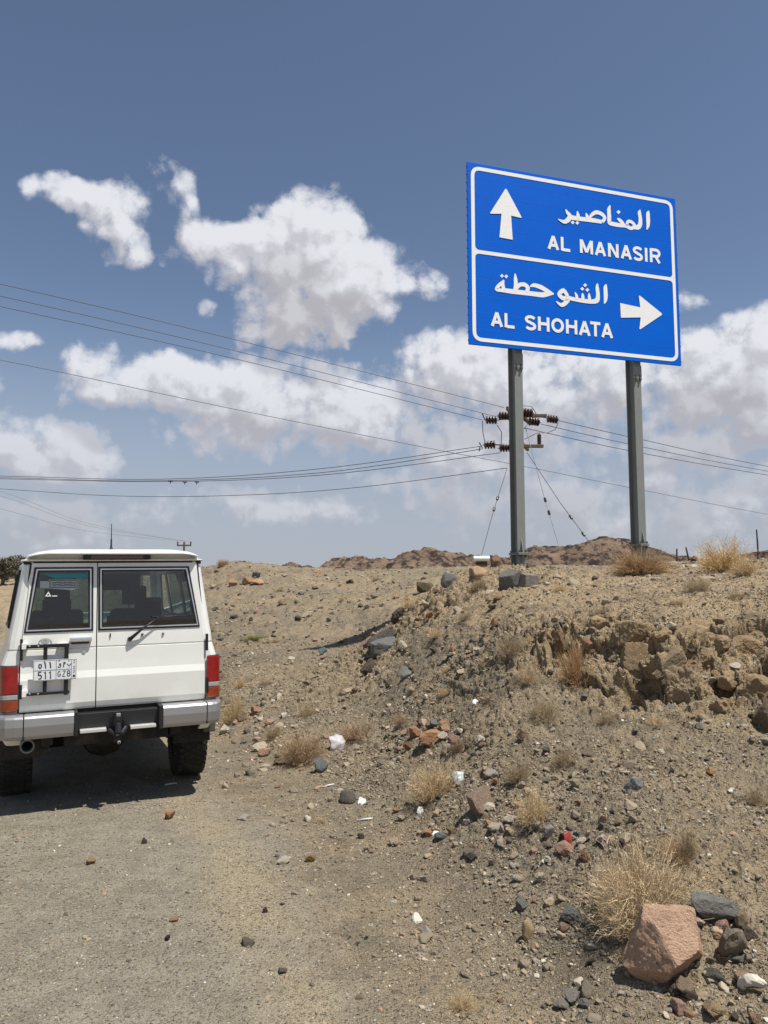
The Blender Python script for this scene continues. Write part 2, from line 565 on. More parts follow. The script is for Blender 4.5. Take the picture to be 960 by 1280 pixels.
class MB:
    """collects shapes, then links them as one mesh object"""
    def __init__(self):
        self.v, self.f = [], []

    def add(self, vs, fs):
        k = len(self.v)
        self.v += [tuple(v) for v in vs]
        self.f += [tuple(i + k for i in f) for f in fs]
        return self

    def box(self, x0, x1, y0, y1, z0, z1, mtx=None):
        vs = [Vector(p) for p in ((x0, y0, z0), (x1, y0, z0), (x1, y1, z0), (x0, y1, z0), (x0, y0, z1), (x1, y0, z1), (x1, y1, z1), (x0, y1, z1))]
        if mtx is not None:
            vs = [mtx @ v for v in vs]
        return self.add(vs, [(0, 3, 2, 1), (4, 5, 6, 7), (0, 1, 5, 4), (1, 2, 6, 5), (2, 3, 7, 6), (3, 0, 4, 7)])

    def tube(self, pts, r, n=8, cap=True):
        pts = [Vector(p) for p in pts]
        rs = r if isinstance(r, (list, tuple)) else [r] * len(pts)
        rings = []
        up = Vector((0, 0, 1))
        for i, p in enumerate(pts):
            t = (pts[min(i + 1, len(pts) - 1)] - pts[max(i - 1, 0)]).normalized()
            a = t.cross(up)
            if a.length < .05:
                a = t.cross(Vector((1, 0, 0)))
            a.normalize()
            c = t.cross(a).normalized()
            rings.append([p + (a * math.cos(2 * math.pi * k / n) + c * math.sin(2 * math.pi * k / n)) * rs[i] for k in range(n)])
        vs = [q for rg in rings for q in rg]
        fs = []
        for i in range(len(pts) - 1):
            for k in range(n):
                k2 = (k + 1) % n
                fs.append((i * n + k, i * n + k2, (i + 1) * n + k2, (i + 1) * n + k))
        if cap:
            fs.append(tuple(range(n))[::-1])
            fs.append(tuple((len(pts) - 1) * n + k for k in range(n)))
        return self.add(vs, fs)

    def lathe(self, prof, origin, axis, n=16):
        """prof: (distance along axis, radius)"""
        o = Vector(origin)
        ax = Vector(axis).normalized()
        a = ax.cross(Vector((0, 0, 1)))
        if a.length < .05:
            a = Vector((1, 0, 0))
        a.normalize()
        c = ax.cross(a)
        vs, fs = [], []
        for (d, r) in prof:
            for k in range(n):
                th = 2 * math.pi * k / n
                vs.append(o + ax * d + (a * math.cos(th) + c * math.sin(th)) * r)
        for i in range(len(prof) - 1):
            for k in range(n):
                k2 = (k + 1) % n
                fs.append((i * n + k, i * n + k2, (i + 1) * n + k2, (i + 1) * n + k))
        return self.add(vs, fs)

    def prism(self, poly, y0, y1):
        """poly in x,z, extruded along y"""
        n = len(poly)
        vs = [(x, y0, z) for x, z in poly] + [(x, y1, z) for x, z in poly]
        fs = [tuple(range(n)), tuple(range(2 * n - 1, n - 1, -1))]
        fs += [(k, k + n, (k + 1) % n + n, (k + 1) % n) for k in range(n)]
        return self.add(vs, fs)

    def build(self, name, material, parent=None, smooth=False, bevel=0.0, solid=0.0, fix=True):
        me = bpy.data.meshes.new(name)
        me.from_pydata(self.v, [], self.f)
        if material:
            me.materials.append(M(material))
        if fix:
            import bmesh
            bm = bmesh.new()
            bm.from_mesh(me)
            bmesh.ops.recalc_face_normals(bm, faces=bm.faces)
            bm.to_mesh(me)
            bm.free()
        if smooth:
            me.shade_smooth()
        o = link(name, me, parent)
        if solid:
            md = o.modifiers.new('solid', 'SOLIDIFY')
            md.thickness = solid
            md.offset = -1
        if bevel:
            md = o.modifiers.new('bevel', 'BEVEL')
            md.width = bevel
            md.segments = 2
            md.limit_method = 'ANGLE'
            md.angle_limit = R(35)
        return o


# ------------------------------------------------------------------ vector noise in numpy
def _hash(ix, iy, iz, seed):
    h = (ix.astype(np.int64) * 374761393 + iy.astype(np.int64) * 668265263 + iz.astype(np.int64) * 2147483647 + seed * 974711) & 0xffffffff
    h = ((h ^ (h >> 13)) * 1274126177) & 0xffffffff
    h = ((h ^ (h >> 16)) * 2246822519) & 0xffffffff
    return ((h ^ (h >> 15)) & 0xffff) / 65535.0


def vnoise(p, seed=0):
    i = np.floor(p)
    f = p - i
    f = f * f * f * (f * (f * 6 - 15) + 10)
    x, y, z = i[:, 0], i[:, 1], i[:, 2]
    r = 0
    for dx in (0, 1):
        wx = f[:, 0] if dx else 1 - f[:, 0]
        for dy in (0, 1):
            wy = f[:, 1] if dy else 1 - f[:, 1]
            for dz in (0, 1):
                wz = f[:, 2] if dz else 1 - f[:, 2]
                r = r + wx * wy * wz * _hash(x + dx, y + dy, z + dz, seed)
    return r * 2 - 1


def fbm(p, octs=5, gain=.5, lac=2.03, seed=0, ridge=False):
    a, s, r = 1.0, 0.0, 0
    q = p.copy()
    for k in range(octs):
        n = vnoise(q, seed + k * 17)
        if ridge:
            n = 1 - 2 * np.abs(n)
        r = r + a * n
        s += a
        a *= gain
        q = q * lac + 13.7
    return r / s


def facets(p, seed=0):
    """angular blocks: height of a randomly tilted plane in each 3D cell, and the gap to the next cell"""
    i = np.floor(p)
    best = np.full(len(p), 9.0)
    sec = np.full(len(p), 9.0)
    val = np.zeros(len(p))
    for dx in (-1, 0, 1):
        for dy in (-1, 0, 1):
            for dz in (-1, 0, 1):
                c = i + np.array([dx, dy, dz])
                h = [_hash(c[:, 0], c[:, 1], c[:, 2], seed + k) for k in range(7)]
                rel_ = p - c - np.stack(h[:3], 1)
                d = np.linalg.norm(rel_, axis=1)
                v = (h[3] - .5) * .9 + rel_[:, 0] * (h[4] - .5) * 2.4 + rel_[:, 1] * (h[5] - .5) * 2.4 + rel_[:, 2] * (h[6] - .5) * 2.4
                nb = d < best
                sec = np.where(nb, best, np.minimum(sec, d))
                val = np.where(nb, v, val)
                best = np.where(nb, d, best)
    return val, sec - best


def cells(p, seed=0):
    """2D/3D cellular blocks: returns random id value and distance to nearest and second point"""
    i = np.floor(p)
    best = np.full(len(p), 9.0)
    sec = np.full(len(p), 9.0)
    idv = np.zeros(len(p))
    for dx in (-1, 0, 1):
        for dy in (-1, 0, 1):
            for dz in (-1, 0, 1):
                c = i + np.array([dx, dy, dz])
                o = np.stack([_hash(c[:, 0], c[:, 1], c[:, 2], seed + k) for k in (1, 2, 3)], 1)
                d = np.linalg.norm(c + o - p, axis=1)
                v = _hash(c[:, 0], c[:, 1], c[:, 2], seed + 9)
                nb = d < best
                sec = np.where(nb, best, np.minimum(sec, d))
                idv = np.where(nb, v, idv)
                best = np.where(nb, d, best)
    return idv, best, sec

# ------------------------------------------------------------------ terrain
# the road runs away to the left at RDIR; t is the distance to the right of its edge, s the distance along it
RANG = R(22.7)
RDIR = np.array([-math.sin(RANG), math.cos(RANG)])
RNRM = np.array([math.cos(RANG), math.sin(RANG)])
EDGE = np.array([.24, 3.1])


def st_of(x, y):
    dx, dy = x - EDGE[0], y - EDGE[1]
    return dx * RDIR[0] + dy * RDIR[1], dx * RNRM[0] + dy * RNRM[1]


def xy_of(s, t):
    return EDGE[0] + s * RDIR[0] + t * RNRM[0], EDGE[1] + s * RDIR[1] + t * RNRM[1]


CTRL = []
for (px, py, Y) in [
    (960, 1280, 2.85), (960, 1100, 3.6), (960, 1000, 4.3), (960, 885, 5.25), (960, 775, 5.85), (960, 735, 7.0), (960, 705, 8.8), (960, 702, 11),
    (1100, 1000, 4.1), (1100, 880, 5.0), (1100, 780, 5.7), (1100, 720, 7.4),
    (880, 1180, 3.25), (880, 1080, 3.75), (880, 1000, 4.3), (880, 885, 5.35), (880, 780, 6.05), (880, 738, 7.3), (880, 715, 9.2), (880, 706, 10.8),
    (800, 1180, 3.33), (800, 1000, 4.3), (800, 885, 5.5), (800, 785, 6.2), (800, 742, 7.6), (800, 720, 9.4), (800, 704, 11.2), (700, 714, 10.7), (755, 711, 10.9),
    (725, 1180, 3.5), (725, 1080, 3.98), (725, 1000, 4.55), (725, 900, 5.6), (725, 840, 6.1), (725, 785, 6.6), (725, 745, 7.9), (725, 712, 10.2),
    (650, 1180, 3.67), (650, 1080, 4.25), (650, 1000, 4.85), (650, 920, 5.5), (650, 850, 6.15), (650, 790, 6.9), (650, 750, 8.1), (650, 722, 9.6), (647, 710, 10.4),
    (550, 1100, 4.45), (550, 1000, 5.5), (550, 920, 6.4), (550, 850, 7.3), (550, 790, 8.4), (550, 750, 9.7), (560, 725, 10.8), (595, 715, 11.0),
    (470, 1000, 5.95), (470, 930, 7.15), (470, 880, 8.2), (470, 835, 9.6), (466, 799, 11.2), (500, 774, 11.3), (525, 754, 11.2),
    (420, 900, 8.0), (430, 855, 9.2), (440, 824, 10.4),
    (470, 775, 14), (470, 760, 17), (470, 740, 21), (470, 717, 26), (520, 745, 15), (540, 722, 20), (520, 712, 26), (580, 714, 24), (440, 792, 13.4),
    (380, 1000, 6.15), (380, 930, 7.6), (380, 880, 8.9), (380, 840, 10.8), (380, 800, 13.4), (380, 760, 18), (380, 735, 23), (385, 714, 29),
    (300, 940, 7.8), (300, 880, 9.5), (300, 830, 11.8), (300, 790, 15), (300, 750, 21), (288, 703, 27), (330, 712, 29), (255, 712, 27), (240, 760, 20),
    (0, 792, 20), (0, 742, 28), (-150, 790, 18), (-150, 735, 30),
]:
    q = P(px, py, Y)
    CTRL.append((q.x, q.y, q.z))
CTRL += [(2.4, 13.5, 1.85), (4.5, 14, 1.85), (6, 12.5, 2.0), (3.2, 12.5, 1.88), (1.8, 12, 1.8), (1.0, 13.0, 1.55), (8, 18, 2.15), (4, 20, 2.0), (0, 60, 2.4), (30, 60, 2.5), (-30, 60, 2.0), (15, 10, 2.6), (14, 0, 2.8),
         (20, 30, 2.5), (60, 20, 3.0), (-60, 40, 1.2), (8, 35, 2.2), (-12, 40, 1.9)]
for s in (-14, -10, -7, -4.5):
    for (t, z) in ((.3, .03), (1.2, .33), (2.2, .62), (3.2, 1.0), (4.5, 1.6), (7, 2.1), (12, 2.4)):
        x, y = xy_of(s, t)
        CTRL.append((x, y, z))
for s in np.arange(-14, 22, 2.5):
    for t in (-.1, -1.8, -4, -6.5):
        x, y = xy_of(s, t)
        CTRL.append((x, y, 0.0))
for s in np.arange(-14, 20, 5):
    for (t, z) in ((-9.5, .15), (-13, .5), (-20, .9)):
        x, y = xy_of(s, t)
        CTRL.append((x, y, z))
CTRL = np.array(CTRL)


def tps_fit(c, lam=.02):
    n = len(c)
    d = np.linalg.norm(c[:, None, :2] - c[None, :, :2], axis=2)
    K = np.where(d > 0, d * d * np.log(d + 1e-9), 0) + np.eye(n) * lam
    Pm = np.hstack([np.ones((n, 1)), c[:, :2]])
    A = np.vstack([np.hstack([K, Pm]), np.hstack([Pm.T, np.zeros((3, 3))])])
    return np.linalg.solve(A, np.concatenate([c[:, 2], np.zeros(3)]))


TW = tps_fit(CTRL)


def tps(x, y):
    out = TW[-3] + TW[-2] * x + TW[-1] * y
    for k in range(len(CTRL)):
        d2 = (x - CTRL[k, 0]) ** 2 + (y - CTRL[k, 1]) ** 2
        out = out + TW[k] * .5 * d2 * np.log(d2 + 1e-12)
    return out


def sstep(x, a, b):
    t = np.clip((x - a) / (b - a), 0, 1)
    return t * t * (3 - 2 * t)


def base_height(x, y):
    s, t = st_of(x, y)
    h = tps(x, y)
    r = np.hypot(x, y)
    far = 2.1 + .35 * np.sin(x * .05 + 1) * np.cos(y * .04)
    k = sstep(r, 34, 62)
    h = h * (1 - k) + far * k
    h = h * (1 - sstep(r, 220, 900)) + 0.0
    corr = sstep(t, 0.9, -.05) * sstep(t, -9.5, -7.0) * sstep(s, 23, 16)
    return h * (1 - corr) + corr * 0.0, s, t, corr


# polar sheet centred under the camera: fine ahead, coarse behind, out to the horizon
def angles():
    a = list(np.arange(-32, 33.0, .095))
    lead = list(np.arange(33.4, 60, 1.0)) + list(np.arange(60, 181, 4.0))
    return np.radians(np.array([-v for v in lead[::-1]][1:] + a + lead))


TH = angles()
RR = [0.02, .4, .8, 1.2, 1.6, 1.9]
r_ = 2.1
while r_ < 13:
    RR.append(r_)
    r_ *= 1.0029 if r_ > 2.7 else 1.006
while r_ < 34:
    RR.append(r_)
    r_ *= 1.006
while r_ < 5200:
    RR.append(r_)
    r_ *= 1.07
RR = np.array(RR)
NT, NR = len(TH), len(RR)
TT, RG = np.meshgrid(TH, RR)
gx = (RG * np.sin(TT)).ravel()
gy = (RG * np.cos(TT)).ravel()
gz, gs, gt, gcorr = base_height(gx, gy)
# normals of the broad shape, to push detail outward and not only up
Z2 = gz.reshape(NR, NT)
e = .12
zx = (base_height(gx + e, gy)[0] - gz) / e
zy = (base_height(gx, gy + e)[0] - gz) / e
nrm = np.stack([-zx, -zy, np.ones_like(gz)], 1)
nrm /= np.linalg.norm(nrm, axis=1)[:, None]
steep = np.clip(np.hypot(zx, zy), 0, 1.5)
p3 = np.stack([gx, gy, gz], 1)
rr = np.hypot(gx, gy)


def near_line(pts, wid):
    """soft mask along a ground polyline"""
    d = np.full(len(gx), 99.0)
    for (a, b_) in zip(pts[:-1], pts[1:]):
        ax, ay, bx, by = a[0], a[1], b_[0], b_[1]
        L2 = (bx - ax) ** 2 + (by - ay) ** 2
        k = np.clip(((gx - ax) * (bx - ax) + (gy - ay) * (by - ay)) / L2, 0, 1)
        d = np.minimum(d, np.hypot(gx - ax - k * (bx - ax), gy - ay - k * (by - ay)))
    return sstep(d, wid, wid * .35)


def XY(px, py, Y):
    q = P(px, py, Y)
    return (q.x, q.y)


ledge = near_line([XY(700, 800, 6.5), XY(790, 835, 5.85), XY(860, 838, 5.7), XY(960, 830, 5.55), XY(1100, 830, 5.35), (6, 4.2)], .55)
nose = near_line([XY(650, 725, 9.4), XY(560, 745, 10), XY(500, 780, 10.7), XY(455, 815, 10.4), XY(440, 850, 9.3)], 1.0)
midr = near_line([XY(600, 790, 7.2), XY(660, 800, 6.7), XY(720, 790, 6.6)], .6)
bank = sstep(gt, .1, 1.2) * (1 - gcorr)
nearf = sstep(rr, 45, 25)
d = .055 * fbm(p3 * 1.3, 4, seed=3) * bank
d += .030 * fbm(p3 * 5.5, 5, .55, seed=5) * bank * nearf
d += .012 * fbm(p3 * 22, 4, .6, seed=6) * bank * sstep(rr, 22, 9)
d += .0045 * fbm(p3 * 70, 2, .6, seed=8) * sstep(rr, 11, 6) * (.25 + .75 * bank)
# angular clods and broken rock, worked out only where they show
def put(mask_val, fn):
    k = np.nonzero((mask_val > .01) & (rr > 1.9) & (np.abs(TT.ravel()) < .62))[0]
    d[k] += fn(p3[k], k) * mask_val[k]


w3 = p3 + .07 * np.stack([fbm(p3 * 2.6, 3, seed=31), fbm(p3 * 2.6, 3, seed=32), fbm(p3 * 2.6, 3, seed=33)], 1)
ca, sa = math.cos(.5), math.sin(.5)
wr = np.stack([w3[:, 0] * ca + w3[:, 2] * sa, w3[:, 1], (-w3[:, 0] * sa + w3[:, 2] * ca) * 1.25], 1)


def blocks(sc, seed_, gap=.08, cut=0.0):
    def f(q, k):
        v, g_ = facets(wr[k] * sc, seed_)
        v = np.where(v > cut, v, v * .35) if cut else v
        return v * sstep(g_, 0, gap) - .10 * (1 - sstep(g_, 0, gap))
    return f


put(.11 * ledge + .03 * nose, blocks(2.1, 41, .05))
put(.045 * ledge + .036 * nose + .035 * midr, blocks(5.0, 43))
put(.024 * ledge + .022 * nose + .022 * midr + .012 * bank * sstep(rr, 34, 18), blocks(11.0, 45))
put(.013 * np.clip(ledge + nose + midr, 0, 1) + .013 * bank * sstep(rr, 20, 11), blocks(25.0, 47))
put(.0085 * bank * sstep(rr, 9, 6), blocks(55.0, 49))
put(.0045 * bank * sstep(rr, 6.5, 4.5), blocks(110.0, 50))
# hollow eaten into the foot of the ledge
for (hx_, hy_, hY_, hr_, hd_) in ((800, 838, 5.75, .20, .26), (770, 846, 5.8, .14, .16), (700, 812, 6.4, .12, .12), (905, 868, 5.5, .10, .10), (960, 850, 5.5, .14, .16)):
    c_ = P(hx_, hy_, hY_)
    q_ = np.hypot(gx - c_.x, (gy - c_.y) * 1.2)
    d -= hd_ * sstep(q_, hr_, hr_ * .5)
# middle distance rubble
far_r = sstep(rr, 11, 16) * sstep(rr, 60, 32) * (1 - gcorr)
d += far_r * (.13 * fbm(p3 * 1.1, 6, .66, seed=51) + .07 * fbm(p3 * 3.5, 5, .65, seed=52))
# the road: shallow wheel tracks and crown
onroad = gcorr
d += onroad * (.010 * fbm(p3 * 1.1, 3, seed=61) + .0035 * fbm(p3 * 9, 3, seed=62))
p3d = p3 + nrm * d[:, None]
hx, hy, hz = p3d[:, 0].reshape(NR, NT), p3d[:, 1].reshape(NR, NT), p3d[:, 2].reshape(NR, NT)

road_m = sstep(gt + .30 * fbm(p3 * 1.2, 4, seed=71) + .06 * fbm(p3 * 9, 3, seed=75), .12, -.38) * sstep(gs, 24, 17) * sstep(gt, -7.5, -7.0)
wob = .10 * fbm(p3 * .8, 3, seed=72)
track = np.exp(-((gt + .42 + wob) / .24) ** 2) * 1.1 + np.exp(-((gt + 2.42 + wob) / .15) ** 2) * .9 + np.exp(-((gt + 3.25 + wob) / .25) ** 2) * .5
track = np.clip(track * (.80 + .6 * fbm(p3 * 2.4, 4, seed=73)) + .30 * fbm(p3 * .7, 3, seed=77), 0, 1) * road_m
above = sstep(gz, .95, 1.45) * sstep(rr, 24, 13)
patch_ = .5 + .5 * fbm(p3 * .9, 4, seed=74)
tanm = np.clip(above * (.55 + .7 * patch_) + nose * .55 + ledge * .95, 0, 1)
tanm = np.maximum(tanm, .22 * sstep(rr, 14, 24) * patch_)
tanm = np.maximum(tanm, .8 * sstep(gx, -8, -11) * sstep(gz, .3, .8))

idx = np.arange(NR * NT).reshape(NR, NT)
qa = np.stack([idx[:-1, :-1], idx[1:, :-1], idx[1:, 1:], idx[:-1, 1:]], -1).reshape(-1, 4)
wrap = np.stack([idx[:-1, -1], idx[1:, -1], idx[1:, 0], idx[:-1, 0]], -1).reshape(-1, 4)
quads = np.vstack([qa, wrap])[:, ::-1]
cor = gcorr[quads].mean(1)


def np_mesh(name, verts, faces, attrs=None, smooth=True):
    k = faces.shape[1]
    me = bpy.data.meshes.new(name)
    me.vertices.add(len(verts))
    me.vertices.foreach_set('co', verts.astype(np.float32).ravel())
    me.loops.add(faces.size)
    me.loops.foreach_set('vertex_index', faces.astype(np.int32).ravel())
    me.polygons.add(len(faces))
    me.polygons.foreach_set('loop_start', np.arange(0, faces.size, k, dtype=np.int32))
    try:
        me.polygons.foreach_set('loop_total', np.full(len(faces), k, dtype=np.int32))
    except Exception:
        pass
    for nme, arr in (attrs or {}).items():
        a = me.attributes.new(nme, 'FLOAT', 'POINT')
        a.data.foreach_set('value', arr.astype(np.float32))
    me.polygons.foreach_set('use_smooth', np.full(len(faces), smooth))
    me.update(calc_edges=True)
    return me


def sub_mesh(name, mask):
    f = quads[mask]
    used = np.unique(f)
    remap = np.full(len(p3d), -1)
    remap[used] = np.arange(len(used))
    me = np_mesh(name, p3d[used], remap[f], {'road': road_m[used], 'tan': tanm[used], 'track': track[used]})
    me.materials.append(M('ground_soil'))
    o = link(name, me)
    o['kind'] = 'structure'
    return o


ground = sub_mesh('ground', cor < .5)
road = sub_mesh('road', cor >= .5)
BVH = BVHTree.FromPolygons([tuple(v) for v in p3d.tolist()], [tuple(q) for q in quads[(np.abs(TT.ravel()[quads[:, 0]]) < 1.0)].tolist()])


def hit(px, py):
    r = ray(px, py).normalized()
    loc, n, i, dd = BVH.ray_cast(Vector((0, 0, EYE)), r)
    if loc is None:
        return P(px, py, 20), Vector((0, 0, 1)), 20.0
    return loc, n, dd


def ground_at(x, y):
    loc, n, i, dd = BVH.ray_cast(Vector((x, y, 30)), Vector((0, 0, -1)))
    return (loc.z if loc is not None else 0.0)


# far rocky hills: sheets of real relief standing on the plain
def hill(name, crest, Y, depth, seed, rough, step=.35, base=0.0):
    """crest: list of (photo x, photo y) along the skyline at depth Y"""
    P0 = [P(a, b_, Y) for a, b_ in crest]
    xs = np.array([q.x for q in P0])
    zs = np.array([q.z for q in P0])
    X = np.arange(xs[0], xs[-1], step)
    V = np.linspace(-1, 1, int(2 * depth / step))
    gX, gV = np.meshgrid(X, V)
    crestz = np.interp(gX.ravel(), xs, zs)
    v = gV.ravel()
    y = Y + v * depth
    prof = np.clip(1 - np.abs(v) ** 1.25, 0, 1)
    endf = sstep(gX.ravel(), xs[0], xs[0] + 3) * sstep(gX.ravel(), xs[-1], xs[-1] - 3)
    z = base + (crestz - base) * prof * endf
    q = np.stack([gX.ravel(), y, z * 1.5], 1)
    n = fbm(q * .22, 7, .60, seed=seed, ridge=True) * rough + fbm(q * 1.1, 4, .6, seed=seed + 3) * rough * .35
    idv, a_, b2_ = cells(q * .9, seed + 5)
    n += rough * .55 * (idv - .5) * sstep(b2_ - a_, 0, .15)
    z = z + n * np.clip(prof * 1.4, 0, 1) * endf - .3
    nx, nv = len(X), len(V)
    ii = np.arange(nx * nv).reshape(nv, nx)
    f = np.stack([ii[:-1, :-1], ii[:-1, 1:], ii[1:, 1:], ii[1:, :-1]], -1).reshape(-1, 4)
    me = np_mesh(name, np.stack([gX.ravel(), y, z], 1), f)
    me.materials.append(M('hill_rock'))
    o = link(name, me)
    o['kind'] = 'structure'
    return o


hill('hill', [(330, 722), (380, 716), (400, 712), (412, 703), (450, 698), (500, 694), (520, 691), (560, 694), (600, 699), (640, 702), (700, 706), (720, 716)], 85, 16, 5, 1.0, .4, 1.0)
hill('hill', [(560, 716), (600, 700), (640, 697), (665, 686), (690, 688), (715, 685), (732, 675), (755, 671), (775, 672), (792, 680), (830, 694), (880, 704), (950, 708), (1000, 716)], 62, 11, 9, .75, .28, 1.0)
hill('hill', [(-120, 716), (0, 705), (120, 712), (250, 716), (300, 714), (345, 709), (360, 706), (378, 711), (400, 714), (430, 718)], 130, 22, 13, 1.2, .7, .5)
hill('hill', [(860, 712), (900, 704), (935, 694), (960, 689), (1010, 684), (1080, 690), (1200, 712)], 75, 12, 17, .8, .4, 1.0)

# ------------------------------------------------------------------ road sign
# board plane: two posts, the right one farther away
SA = P(586.5, 430, 10.5)                     # lower left corner of the board
SYAW = R(17.5)
SU = Vector((math.cos(SYAW), math.sin(SYAW), 0))
SN = Vector((math.sin(SYAW), -math.cos(SYAW), 0))   # towards the reader


def on_board(px, py, off=0.0):
    """photo point -> board coordinates (metres along, metres up)"""
    r = ray(px, py)
    o = Vector((0, 0, EYE))
    t = (SA + SN * off - o).dot(SN) / r.dot(SN)
    q = o + r * t - SA
    return q.dot(SU), q.z


BW = on_board(851.5, 453)[0]
BH = .5 * (on_board(585, 204)[1] + on_board(845.5, 247)[1])


def sign_pt(u, v, off=0.0):
    # local coordinates of the sign Empty (x along the board, -y towards the reader, z up)
    return (u, -off, v)


road_sign = empty('road_sign', (SA.x, SA.y, SA.z), SYAW)
tag(road_sign, 'large blue direction sign with white arrows and Arabic and English names on two posts', 'road sign')

NPL = 11
ph = BH / NPL
for k in range(NPL):
    b_ = MB()
    z0, z1 = k * ph + .0004, (k + 1) * ph - .0004
    # each aluminium plank: flat face with turned edges, two faint ribs
    pr = [(0, z0 + .004), (-.003, z0 + .004)]
    ys = [(.028, z0), (.0015, z0), (0, z0 + .0025), (0, z1 - .0025), (.0015, z1), (.028, z1)]
    n = len(ys)
    vs = [(0, y, z) for y, z in ys] + [(BW, y, z) for y, z in ys]
    fs = [(i, i + n, i + 1 + n, i + 1) for i in range(n - 1)] + [(n - 1, 2 * n - 1, n, 0), tuple(range(n)), tuple(range(2 * n - 1, n - 1, -1))]
    b_.add(vs, fs)
    b_.build('plank', 'sign_blue', road_sign)
# edge clips, two to a plank, that stand out past the left edge
clip = MB()
for k in range(NPL * 2):
    z = (k + .5) * ph / 2
    clip.box(-.012, .004, -.004, .02, z - .012, z + .012)
    if k % 2 == 0:
        clip.box(BW - .004, BW + .006, 0, .02, z - .012, z + .012)
co = clip.build('edge_clips', 'sign_blue', road_sign)
co['kind'] = 'stuff'
# three rails behind
for v in (BH * .14, BH * .5, BH * .86):
    MB().box(.12, BW - .12, .030, .075, v - .03, v + .03).build('rail', 'galvanised', road_sign, bevel=.003)

# --- flat print: every stroke is one strip; overlapping strokes are laid one above the other
LAYER = [0]


def strip(mb, pts, w, off=.0035, closed=False, butt=True):
    """mitred ribbon in board coordinates; w one width or a list"""
    LAYER[0] += 1
    off = off + .00035 * (LAYER[0] % 9)
    n = len(pts)
    ws = w if isinstance(w, (list, tuple)) else [w] * n
    L, Rr = [], []
    for i in range(n):
        p = Vector(pts[i])
        if closed:
            a, c = Vector(pts[i - 1]), Vector(pts[(i + 1) % n])
        else:
            a = Vector(pts[i - 1]) if i else p
            c = Vector(pts[i + 1]) if i < n - 1 else p
        d1 = (p - a).normalized() if (p - a).length > 1e-9 else (c - p).normalized()
        d2 = (c - p).normalized() if (c - p).length > 1e-9 else d1
        m = Vector((-(d1.y + d2.y), d1.x + d2.x))
        if m.length < 1e-6:
            m = Vector((-d1.y, d1.x))
        m.normalize()
        k = min(1.0 / max(.45, m.dot(Vector((-d1.y, d1.x)))), 1.8)
        L.append(p + m * ws[i] * .5 * k)
        Rr.append(p - m * ws[i] * .5 * k)
    vs = [sign_pt(q.x, q.y, off) for q in L] + [sign_pt(q.x, q.y, off) for q in Rr]
    fs = [(i, i + 1, i + 1 + n, i + n) for i in range(n - 1)]
    if closed:
        fs.append((n - 1, 0, n, 2 * n - 1))
    mb.add(vs, fs)


def poly(mb, pts, off=.0035):
    LAYER[0] += 1
    off = off + .00035 * (LAYER[0] % 9)
    mb.add([sign_pt(x, y, off) for x, y in pts], [tuple(range(len(pts)))])


def round_poly(pts, r, n=5):
    """round the corners of a polygon"""
    out = []
    m = len(pts)
    for i in range(m):
        p, a, c = Vector(pts[i]), Vector(pts[i - 1]), Vector(pts[(i + 1) % m])
        rad = r[i] if isinstance(r, (list, tuple)) else r
        if rad <= 0:
            out.append(tuple(p))
            continue
        p0 = p + (a - p).normalized() * rad
        p1 = p + (c - p).normalized() * rad
        for k in range(n + 1):
            t = k / n
            out.append(tuple(p0 * (1 - t) ** 2 + p * 2 * t * (1 - t) + p1 * t * t))
    return out


# white border and divider
bd = MB()
mg, bw_, cr = .052, .055, .12
u0, u1, v0, v1 = mg + bw_ / 2, BW - mg - bw_ / 2, mg + bw_ / 2, BH - mg - bw_ / 2
VM = .5 * (on_board(590, 317.5)[1] + on_board(846, 346.5)[1])
strip(bd, round_poly([(u0, v0), (u1, v0), (u1, v1), (u0, v1)], cr, 6), bw_, closed=True)
bd.build('border', 'sign_white', road_sign, fix=False)
dv = MB()
poly(dv, [(u0 + bw_ * .4, VM - bw_ * .5), (u1 - bw_ * .4, VM - bw_ * .5), (u1 - bw_ * .4, VM + bw_ * .5), (u0 + bw_ * .4, VM + bw_ * .5)])
for (uu, sg) in ((u0 + bw_ * .5, 1), (u1 - bw_ * .5, -1)):
    for sv in (1, -1):
        vb = VM + sv * bw_ * .5
        pts = [(uu, vb), (uu + sg * .06, vb)] + [(uu + sg * .06 * (1 - math.sin(t)), vb + sv * .06 * (1 - math.cos(t))) for t in (.3, .6, .9, 1.2, 1.57)]
        poly(dv, pts)
dv.build('divider', 'sign_white', road_sign, fix=False)


def zp(origin, sc):
    return lambda x, y: on_board(origin[0] + x / sc, origin[1] + y / sc)


za = zp((580, 200), 6.857)
ar = MB()
poly(ar, round_poly([za(358, 240), za(497, 500), za(402, 478), za(416, 685), za(302, 664), za(320, 462), za(218, 462)], [.035, .03, 0, 0, 0, 0, .03]))
ar.build('arrow', 'sign_white', road_sign, fix=False)
zb = zp((760, 350), 9.6)
ar = MB()
poly(ar, round_poly([zb(143, 278), zb(384, 330), zb(365, 178), zb(655, 412), zb(372, 602), zb(390, 450), zb(152, 454)], [0, 0, .035, .035, .035, 0, 0]))
ar.build('arrow', 'sign_white', road_sign, fix=False)

# Latin capitals as strokes in a unit box
def arc(cx, cy, rx, ry, a0, a1, n=9):
    return [(cx + rx * math.cos(math.radians(a0 + (a1 - a0) * k / n)), cy + ry * math.sin(math.radians(a0 + (a1 - a0) * k / n))) for k in range(n + 1)]


